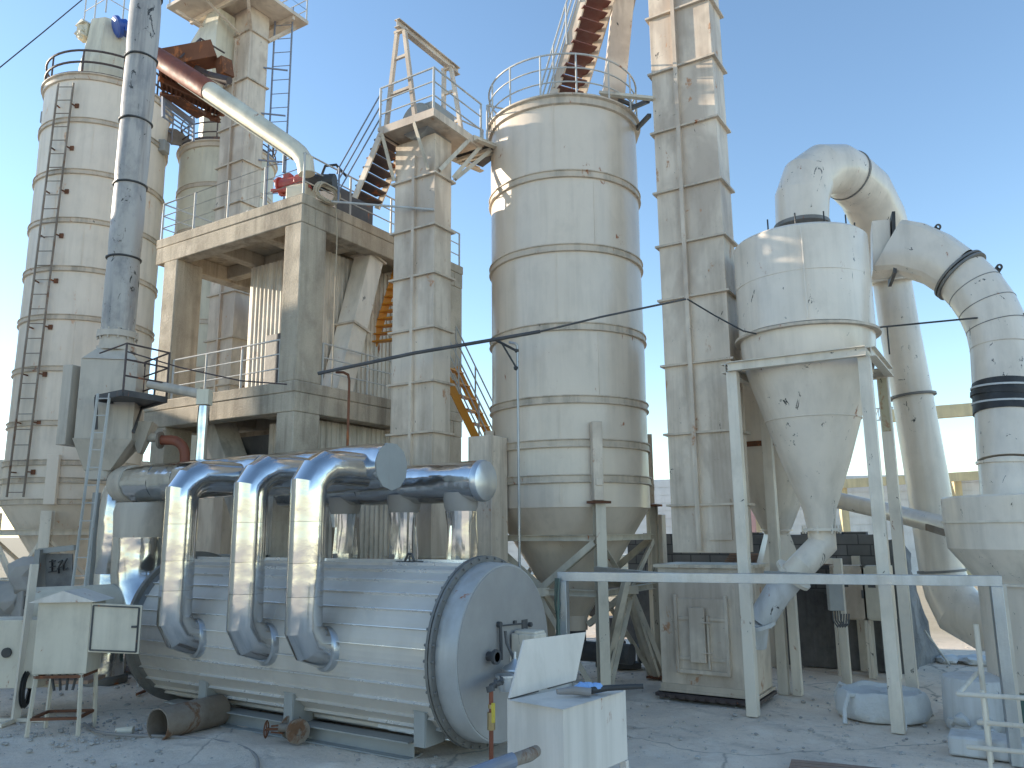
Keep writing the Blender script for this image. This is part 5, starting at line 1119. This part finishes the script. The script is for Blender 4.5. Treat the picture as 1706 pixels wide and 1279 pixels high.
# cables and rods across the plant
t1 = [P(530, 622, 13.2), P(690, 588, 12.9), P(826, 565, 12.7), P(900, 552, 12.6), P(1000, 528, 12.3), P(1143, 498, 11.95)]
mb = MB(); mb.tube(t1[:4], .03, 10); mb.tube([t1[2]+FW*.0, t1[3], t1[4], t1[5]], .017, 8); solo('service_pipe', mb, M['dark'], 'long thin dark pipe strung from the tower past the big silo to the tall elevator', 'pipe')
mb = MB(); mb.tube([P(1145, 498, 11.95), P(1190, 525, 11.8), P(1238, 551, 11.4), P(1260, 556, 11.5)], .012, 8); solo('cable', mb, M['black'], 'dark cable sloping from the tall elevator down to the cyclone', 'cable')
mb = MB(); mb.tube([P(1455, 546, 11.6), P(1620, 530, 11.4), P(1720, 522, 11.2)], .014, 8); mb.tube([P(1478, 545, 11.6), P(1482, 590, 11.6)], .012, 6); solo('cable', mb, M['black'], 'dark cable crossing the sky at right of the cyclone', 'cable')
mb = MB(); mb.tube([P(-60, 150, 12), P(0, 112, 12.5), P(70, 55, 13), P(160, -20, 14)], .011, 6); solo('cable', mb, M['black'], 'thin black cable crossing the sky above the left silo', 'cable')
mb = MB(); pts = [P(210, 585, 13.3), P(300, 612, 13.3), P(400, 634, 13.2), P(478, 640, 13.2)]; mb.tube(pts, .013, 6); solo('cable', mb, M['rail_dark'], 'thin brown conduit running from the grey box platform to the tower', 'cable')
t = thing('bent_rod_pipe', 'thin brown pipe bent over the lower deck edge and dropping down the tower', 'pipe', V((X1+.05, Y0+1.4, 3.9)))
q = P(582, 628, 13.25); mb = MB(); mb.tube([P(560, 620, 13.3), P(572, 620, 13.25), P(580, 624, 13.2), P(582, 634, 13.2), V((P(582, 640, 13.2).x, P(582, 640, 13.2).y, 4.0))], .022, 8); part('pipe_body', mb, M['rust'], t)

# ================================================================== LEFT FOREGROUND
# cream cabinet on legs
zt_ = 1.72; c = PZ(85, 1222); 
fa_ = [PZ(85, 1222), PZ(140, 1215)]
cc_ = V((-11.25, 6.36, 0))
t = thing('cabinet_on_legs', 'cream electric cabinet with gabled roof and open door on rusty legs', 'electric cabinet', cc_)
Rc = rotz(R(37)); w_, d_ = .70, .46; z0, z1 = .78, 1.72
L_ = lambda x, y, z: cc_+Rc @ V((x, y, 0))+Z*z
mb = MB(); mb.box(L_(0, 0, (z0+z1)/2), (w_, d_, z1-z0), Rc); part('cabinet_box', mb, M['cab_cream'], t, bev=.008)
mb = MB(); e = .09
A_ = [L_(-w_/2-e, -d_/2-e, z1), L_(w_/2+e, -d_/2-e, z1), L_(w_/2+e, d_/2+e, z1), L_(-w_/2-e, d_/2+e, z1)]; r0_, r1_ = L_(0, -d_/2-e, z1+.15), L_(0, d_/2+e, z1+.15)
mb.add([*A_, r0_, r1_], [(0, 1, 4), (2, 3, 5), (3, 0, 4, 5), (1, 2, 5, 4), (0, 3, 2, 1)]); part('roof', mb, M['cab_white'], t, ang=5)
mb = MB(); h0 = L_(w_/2+.01, -d_/2, 0); dn = (RT*.93-FW*.36).normalized(); dn = (RT*.97+FW*.1).normalized(); mb.beam(h0+dn*.28+Z*(z0+z1+.12)/2, h0+dn*.9+Z*(z0+z1-.02)/2, .03, .62)
h1 = h0+dn*.62
mb = MB(); mb.quad(h0+Z*(z1-.02), h0+Z*(z0+.28), h0+dn*.66+Z*(z0+.24), h0+dn*.66+Z*(z1-.06), .025); dr = part('door', mb, M['cab_cream'], t, bev=.005)
mb = MB(); f = h0-FW*.03+RT*.0
cs = [h0+dn*.03+Z*(z1-.05), h0+dn*.03+Z*(z0+.31), h0+dn*.63+Z*(z0+.27), h0+dn*.63+Z*(z1-.09)]
cs = [q-FW*.035 for q in cs]
for i in range(4): mb.beam(cs[i], cs[(i+1) % 4], .018, .018)
mb.beam(h0+dn*.55+Z*(z0+.6)-FW*.04, h0+dn*.62+Z*(z0+.6)-FW*.04, .02, .03); part('door_seal', mb, M['dark'], dr)
for (x, y) in ((-.29, -.23), (.29, -.23), (.29, .23), (-.29, .23)):
    mb = MB(); mb.beam(L_(x*1.12, y*1.1, 0), L_(x, y, z0), .04, .04); part('leg', mb, M['cab_cream'], t)
mb = MB()
for z in (z0-.03, .22):
    p4 = [L_(x, y, z) for x, y in ((-.3, -.24), (.3, -.24), (.3, .24), (-.3, .24))]
    for i in range(4): mb.beam(p4[i], p4[(i+1) % 4], .035, .035)
parts('leg_brace', mb, M['rust'], t)
mb = MB()
for i in range(5): mb.tube([L_(-.2+.1*i, 0, z0), L_(-.2+.1*i, .05, z0-.12), L_(-.15+.08*i, .02, z0-.25)], .018, 8)
parts('cable_gland', mb, M['dark'], t)
# cream bagging machine with drum
t = thing('cream_machine', 'cream painted machine with round drum and boxy base behind the cabinet on legs', 'machine', PZ(40, 1150))
b = PZ(70, 1135); 
mb = MB(); q = P(62, 1020, 13.2); q.z = 0; ax_ = (RT*.8+FW*.6).normalized(); zd = P(66, 1010, 13).z
mt = ax_.to_track_quat('Z', 'Y').to_matrix(); mb.lathe(P(45, 1012, 12.6), [(.3, 0), (.3, 1.3)], 28, ax=mt); part('drum', mb, M['cab_cream'], t)
mb = MB(); mb.box(P(80, 1055, 13.1), (1.0, .7, .5), rotz(R(35))); mb.hop(P(85, 1140, 13.1), .5, .5, P(80, 1082, 13.1), 1.0, .7, rotz(R(35))); part('hopper', mb, M['cab_cream'], t, bev=.01)
mb = MB(); mb.box(P(22, 1085, 12.2), (1.1, .5, .95), rotz(R(32))); part('base_box', mb, M['cab_cream'], t, bev=.01)
mb = MB(); q = P(12, 1087, 11.95); mb.tube([q, q-FW*.03], .07, 20)
q = P(47, 1003, 12.55); mb.box(q-FW*.03, (.08, .03, .2), rotz(R(32))); mb.tube([P(28, 1045, 12.2), P(60, 1040, 12.2)], .07, 14); parts('opening', mb, M['black'], t)
mb = MB(); mb.box(P(50, 1132, 12.4), (2.0, .5, .05), rotz(R(32))); part('base_frame', mb, M['wood'], t)
# stand with cable reel
t = thing('pole_stand', 'pale pole stand with black cable reel at the left picture edge', 'stand', PZ(20, 1205))
q = PZ(25, 1203); mb = MB(); mb.beam(q, q+Z*2.2+V((.1, 0, 0)), .1, .06); part('pole', mb, M['white_steel'], t)
mb = MB(); mb.beam(q-RT*.4+Z*.03, q+RT*.42+Z*.03, .05); mb.beam(q-FW*.35+Z*.03, q+FW*.4+Z*.03, .05); parts('foot', mb, M['white_steel'], t)
mb = MB(); qq = q+Z*.45+RT*.09; mt = (RT*.95+FW*.3).to_track_quat('Z', 'Y').to_matrix()
for k in range(6): mb.lathe(qq+RT*(.012*k-.02), [(.24-.012*(k % 3), 0), (.26-.012*(k % 3), .012), (.24-.012*(k % 3), .024), (.22-.012*(k % 3), .012), (.24-.012*(k % 3), 0)], 24, (False, False), .02, ax=mt)
part('cable_reel', mb, M['black'], t)
# structures behind: blue-grey gate frame and tanks
t = thing('gate_frame', 'blue grey steel door frame with scribbled dark board at the foot of the left silo', 'gate', P(90, 1010, 15.8))
mb = MB(); mb.beam(P(60, 1015, 15.8), P(70, 915, 15.8), .3, .1, RT); mb.beam(P(66, 918, 15.8), P(125, 912, 15.8), .1, .1); part('frame', mb, M['grey_paint'], t)
mb = MB(); a, b_, c_, d = P(78, 985, 15.9), P(122, 985, 15.9), P(122, 922, 15.9), P(78, 922, 15.9); mb.quad(a, b_, c_, d, .04); bd = part('board', mb, M['render_dark'], t, 'dark greenish board')
mb = MB(); a = P(86, 940, 15.8)
def stroke(x0, y0, x1, y1): mb.beam(P(x0, y0, 15.8), P(x1, y1, 15.8), .03, .02)
for s_ in ((82, 936, 92, 934), (83, 945, 92, 943), (81, 953, 94, 951), (87, 932, 87, 953), (97, 937, 104, 933), (104, 933, 98, 944), (98, 944, 98, 955), (95, 948, 103, 944), (106, 940, 112, 930), (106, 940, 106, 950), (106, 950, 113, 946)): stroke(*s_)
part('scribble', mb, M['black'], bd)
mb = MB(); mb.lathe(PZ(100, 1010), [(.55, 0), (.6, .6), (.55, 1.0), (.2, 1.15)], 28); solo('green_barrel', mb, M['green_dark'], 'dark green round barrel below the scribbled board', 'barrel')
for (px, py, s, lab) in ((52, 960, .55, 'pale concrete lump stacked below the left silo brace'), (50, 1025, .4, 'grey stone heap piece beside the cream drum'), (12, 1000, .5, 'pale boulder at the left picture edge under the silo')):
    q = P(px, py, 17); mb = MB(); mb.blob(V((q.x, q.y, max(.2, q.z))), s, (1, .8, .8), .5, 2); mb.mm(V((q.x-.3, q.y-.3, 0)), V((q.x+.3, q.y+.3, max(.2, q.z)))); solo('rubble_block', mb, M['rock'], lab, 'rubble', bev=.03)
mb = MB(); q = PZ(195, 1120); 
for k in range(6):
    mb.beam(q+V((-.9, .1*k, .1+.09*k)), q+V((.9, .12*k, .1+.09*k)), .12, .07)
mb.mm(q+V((-.9, .1, 0)), q+V((.9, .7, .08))); solo('timber_pile', mb, M['rail_dark'], 'dark pile of steel sections behind the cabinet on legs', 'steel pile')
mb = MB(); q = PZ(232, 1143); mb.beam(q, q+Z*.95, .06); solo('short_post', mb, M['rail'], 'short pale post at the rear end of the heater', 'post')
mb = MB(); mb.beam(PZ(228, 1160)+Z*.03, PZ(275, 1140)+Z*.05, .04); solo('steel_bar', mb, M['rust'], 'rusty bar lying on the ground behind the rear flange of the heater', 'bar')

# loose rusty pipe
p0 = PZ(262, 1208, .2); p1 = PZ(366, 1182, .2)
t = thing('loose_pipe', 'short rusty steel pipe lying open ended on the ground', 'pipe', (p0+p1)/2-Z*.2)
mt = (p1-p0).normalized().to_track_quat('Z', 'Y').to_matrix(); L = (p1-p0).length
mb = MB(); mb.lathe(p0, [(.193, 0), (.207, 0), (.209, L*.5), (.207, L), (.193, L), (.193, 0)], 40, (False, False), .006, ax=mt); part('pipe_wall', mb, M['rust_grey'], t, ang=25)
mb = MB(); mb.tube([PZ(193, 1218, .05), PZ(222, 1217, .05)], [.045, .06], 16); solo('plastic_pipe_piece', mb, M['cab_cream'], 'small pale pipe offcut on the ground beside the rusty pipe', 'pipe piece')
mb = MB(); pts = [PZ(x, y, .05) for x, y in ((140, 1205), (160, 1218), (200, 1224), (260, 1226), (310, 1229), (360, 1234), (400, 1243), (425, 1258), (430, 1279), (425, 1300))]
sm = []
for i in range(len(pts)-1):
    for k in range(4): 
        a = pts[max(i-1, 0)]; b = pts[i]; c_ = pts[i+1]; d = pts[min(i+2, len(pts)-1)]; u = k/4
        sm.append(.5*((2*b)+(c_-a)*u+(2*a-5*b+4*c_-d)*u*u+(3*b-a-3*c_+d)*u**3))
mb.tube(sm, .02, 8); solo('ground_hose', mb, M['hose_grey'], 'thin grey hose curling over the ground past the rusty pipe', 'hose')
# old valve
vq = PZ(490, 1238, 0); t = thing('old_valve', 'rusty flanged gate valve lying on the dust in front of the heater', 'valve', vq)
ad = (RT*.5-FW*.85).normalized(); sdv = RT
mb = MB(); q = vq+Z*.17; mb.tube([q-ad*.15, q+ad*.15], .085, 18)
mb.blob(q, .11, (1, 1, 1), .1, 2); mb.tube([q, q-RT*.2+Z*.02], .05, 14); part('valve_body', mb, M['pink'] if False else M['rust_grey'], t)
mb = MB(); mb.lathe(q+ad*.13, [(.05, 0), (.15, 0), (.15, .035), (.05, .035), (.04, .0)], 24, (False, False), ax=ad.to_track_quat('Z', 'Y').to_matrix()); mb.lathe(q-ad*.15, [(.05, 0), (.15, 0), (.15, .035), (.05, .035)], 24, (False, False), ax=ad.to_track_quat('Z', 'Y').to_matrix()); bolts(mb, q+ad*.15, ad, .095, 6, .013, .05); parts('flange', mb, M['rust_grey'], t)
mb = MB(); hq = q-RT*.36+Z*.0; mb.tube([q-RT*.18, hq], .018, 8); 
mt = RT.to_track_quat('Z', 'Y').to_matrix(); mb.lathe(hq, [(.095, -.01), (.11, 0), (.095, .01), (.085, 0), (.095, -.01)], 24, (False, False), ax=mt)
for k in range(4): a = 6.28*k/4; mb.tube([hq, hq+mt @ V((.1*math.cos(a), .1*math.sin(a), 0))], .009, 6)
for s_ in (-.05, .05): mb.tube([q-RT*.14+Z*s_, q-RT*.3+Z*s_*.7], .012, 6)
part('hand_wheel', mb, M['pink'] if False else M['rust'], t)

# ================================================================== WHITE CONTROL CABINET IN FRONT
zc = 1.40; a = PZ(938, 1180, zc); b = PZ(845, 1164, zc); c_ = PZ(1042, 1149, zc); d = b+c_-a
t = thing('control_cabinet', 'white steel control cabinet with its lid propped open in the foreground', 'control cabinet', (a+d)/2-Z*1.4)
zb = .9
mb = MB(); q4 = [a, c_, d, b]; lo_ = [V((q.x, q.y, zb)) for q in q4]
mb.add(q4+lo_, [(0, 1, 5, 4), (1, 2, 6, 5), (2, 3, 7, 6), (3, 0, 4, 7), (4, 5, 6, 7)]); 
mb.add([q-Z*.03 for q in q4], [(0, 1, 2, 3)])
part('cabinet_box', mb, M['cab_white'], t, ang=10)
l0 = b.lerp(a, .02); l1 = PZ(962, 1137, zc+.02)
le = [PZ(846, 1163, zc+.01), PZ(957, 1133, zc+.01), None, P(871, 1066, dep(PZ(846, 1163, zc))+.16)]; le[2] = le[1]+(le[3]-le[0])*.93
mb = MB(); mb.quad(*le, .015); ld = part('lid', mb, M['cab_white'], t, ang=10)
mb = MB(); off_ = V((0, 0, 0))
mb.add([PZ(846, 1166, zc+.004), PZ(938, 1182, zc+.004), PZ(1041, 1151, zc+.004), PZ(1010, 1146, zc+.004), PZ(958, 1143, zc+.004)], [(0, 1, 2, 3, 4)]); part('front_panel', mb, M['cab_white'], t)
mb = MB()
for f0, f1 in ((.02, .42), (.58, .98)): mb.beam(le[0].lerp(le[1], f0), le[0].lerp(le[1], f1), .02)
parts('hinge', mb, M['dark'], ld)
for q in (a, c_, d): 
    m_ = (a+d)/2; qq = q.lerp(m_, .06); mb = MB(); mb.beam(V((qq.x, qq.y, 0)), V((qq.x, qq.y, zb-.003)), .05); part('leg', mb, M['cab_white'], t)
mb = MB(); g = P(900, 1250, dep(PZ(895, 1210, zc))-.05)
g = a.lerp(b, .45); g = V((g.x, g.y, 1.06)); gd = V((g.x-d.x, g.y-d.y, 0)).normalized()
g1 = P(893, 1252, 5.0); 
t = thing('armoured_hose', 'thick dark blue hose with grey gland coming out of the white cabinet front', 'hose', g1)
mb = MB(); mb.tube([P(893, 1251, 5.2), P(880, 1258, 5.1), P(850, 1268, 5.0)], [.035, .04, .036], 14); part('gland', mb, M['rust_grey'], t)
mb = MB(); mb.tube([P(855, 1266, 5.02), P(828, 1276, 4.95), P(790, 1290, 4.9), P(740, 1310, 4.9)], .045, 14); part('hose_body', mb, M['rail_blue'], t)
t = thing('wrapped_tool', 'long black handled tool wrapped in a blue cloth lying on the white cabinet', 'tool', PZ(980, 1146, zc+.02))
mb = MB(); mb.tube([PZ(928, 1152, zc+.05), PZ(955, 1150, zc+.05), PZ(985, 1153, zc+.04)], [.02, .03, .03], 10); part('grip', mb, M['hose_grey'], t)
mb = MB(); mb.tube([PZ(985, 1150, zc+.04), PZ(1012, 1146, zc+.05), PZ(1072, 1143, zc+.07)], [.026, .022, .018], 10); part('shaft', mb, M['black'], t)
mb = MB(); q = PZ(981, 1146, zc+.05)
for k in range(5): mb.blob(q+RT*(.03*k-.06)+V((0, 0, random.uniform(-.005, .01))), .045, (1.2, 1, .8), .5, 2, 3)
part('cloth', mb, M['cloth_blue'], t, ang=50)

# ================================================================== RIGHT FOREGROUND
q = PZ(1470, 1196, 0); 
t = thing('bulk_bag', 'big white woven bulk bag slumped on the ground between the cyclone legs', 'bulk bag', q)
mb = MB(); vs = []; NS = 56; pf = [(.0, .02), (.50, .0), (.585, .03), (.61, .12), (.60, .26), (.585, .35), (.56, .385), (.53, .38), (.51, .33), (.3, .31), (.0, .33)]
for r_, z in pf:
    for j in range(NS):
        th = 2*math.pi*j/NS; k = 1+.05*noise.noise(V((math.cos(th)*2, math.sin(th)*2, z*3)))+.03*math.sin(9*th+z*6)*(z > .05); vs.append(q+V((r_*k*math.cos(th), r_*k*.8*math.sin(th), z*(1+.2*noise.noise(V((math.cos(th)*1.5, math.sin(th)*1.5, 5)))))))
mb.add(vs, [(i*NS+j, i*NS+(j+1) % NS, (i+1)*NS+(j+1) % NS, (i+1)*NS+j) for i in range(len(pf)-1) for j in range(NS)]); part('bag_body', mb, M['bag'], t, ang=60)
mb = MB()
for a in (2.6, 5.2, 4.2): p_ = q+V((.56*math.cos(a), .46*math.sin(a), .34)); mb.tube([p_, p_+V((math.cos(a)*.12, math.sin(a)*.12, .02)), p_+V((math.cos(a)*.22, math.sin(a)*.2, -.16)), p_+V((math.cos(a)*.2, math.sin(a)*.3, -.33))], .03, 8)
for k in range(8): mb.blob(q+V((-.5+.12*random.random(), -.2+.1*random.random(), .33)), .06, (1.4, .8, .5), .5)
part('lifting_loop', mb, M['bag'], t)
t = thing('white_drum_tank', 'low white plastic tank crusted with dust behind the bottom right railing', 'tank', PZ(1635, 1240))
c = PZ(1640, 1215); mb = MB(); mb.lathe(c, [(.42, 0), (.45, .1), (.45, .62), (.43, .66), (.2, .7)], 40, (True, True), .03); part('tank_body', mb, M['white_grime'], t, ang=40)
mb = MB()
for k in range(8): a = -2.6+random.random()*1.5; mb.blob(c+V((.44*math.cos(a), .44*math.sin(a), random.uniform(.02, .18))), random.uniform(.06, .13), (1, 1, .8), .5)
part('dust_crust', mb, M['bag'], t, ang=50)
t = thing('pipe_railing', 'white pipe railing at the bottom right corner', 'railing', PZ(1640, 1262))
a = P(1597, 1156, 8.9); 
mb = MB(); c0_ = P(1622, 1122, 9.6)
for (p_, q_) in ((P(1596, 1156, 9.0), P(1760, 1166, 8.2)), (P(1630, 1203, 9.0), P(1760, 1214, 8.2)), (P(1612, 1244, 8.9), P(1760, 1258, 8.2)), (P(1596, 1156, 9.0), P(1628, 1120, 9.7))): mb.tube([p_, q_], .025, 12)
mb.tube([P(1636, 1150, 8.9), V((P(1636, 1150, 8.9).x, P(1636, 1150, 8.9).y, 0))], .022, 10); mb.tube([P(1626, 1040, 9.6), V((P(1626, 1040, 9.6).x, P(1626, 1040, 9.6).y, 0))], .03, 10)
part('rail_pipes', mb, M['white_steel'], t)
mb = MB(); mb.mm(PZ(1600, 1250)+V((-.1, -.3, 0)), PZ(1640, 1260)+V((.5, .3, .22))); solo('concrete_plinth', mb, M['white_grime'], 'dusty concrete plinth under the white pipe railing', 'plinth', bev=.03)
t = thing('pallet', 'worn wooden pallet pieces lying flat at the bottom edge', 'pallet', PZ(1390, 1290))
mb = MB(); a = PZ(1318, 1268, .04); b = PZ(1470, 1283, .04)
dv_ = (b-a).normalized(); pv = V((dv_.y, -dv_.x, 0))
for k in range(4): mb.beam(a+pv*.13*k, b+pv*.13*k, .1, .025)
parts('plank', mb, M['wood'], t)
mb = MB()
for f in (.05, .5, .95): q = a.lerp(b, f); mb.beam(q-Z*.025, q+pv*.45-Z*.025, .06, .03)
parts('bearer', mb, M['wood'], t)

# unseen silo added beyond the left picture edge to shade the left silo
S9 = V((-29.9, 9.15, 0)); s9 = silo('added unseen silo shading the left silo from outside the picture', S9, 1.9, 3.35, 16.6, [6, 9, 12], 1.2, mats=('silo_old', 'band', 'silo_old'), seg=40)
mb = MB()
for sx, sy in ((1, -1), (1, 1), (-1, 1), (-1, -1)): q = S9+V((sx*1.4, sy*1.4, 0)); mb.mm(q-V((.12, .12, 0)), q+V((.12, .12, 3.4)))
parts('leg', mb, M['white_steel'], s9)
# off to the left: unseen hall block added to shade the yard
mb = MB(); mb.mm((-31, -14, 0), (-25.5, 9.3, 8.0)); mb.add([V((-31.4, -14.4, 8.0)), V((-25.1, -14.4, 8.0)), V((-25.1, 9.6, 8.0)), V((-31.4, 9.6, 8.0)), V((-28.2, -14.4, 8.9)), V((-28.2, 9.6, 8.9))], [(0, 1, 4), (2, 3, 5), (3, 0, 4, 5), (1, 2, 5, 4), (0, 3, 2, 1)])
mb.mm((-31, -14, 8.0), (-25.6, 4.5, 12.0))  # taller bay added to keep sun off the vessel at right
solo('added_shade_hall', mb, M['corr'], 'added unseen hall block shading the yard from outside the picture', 'light blocker', ang=10)
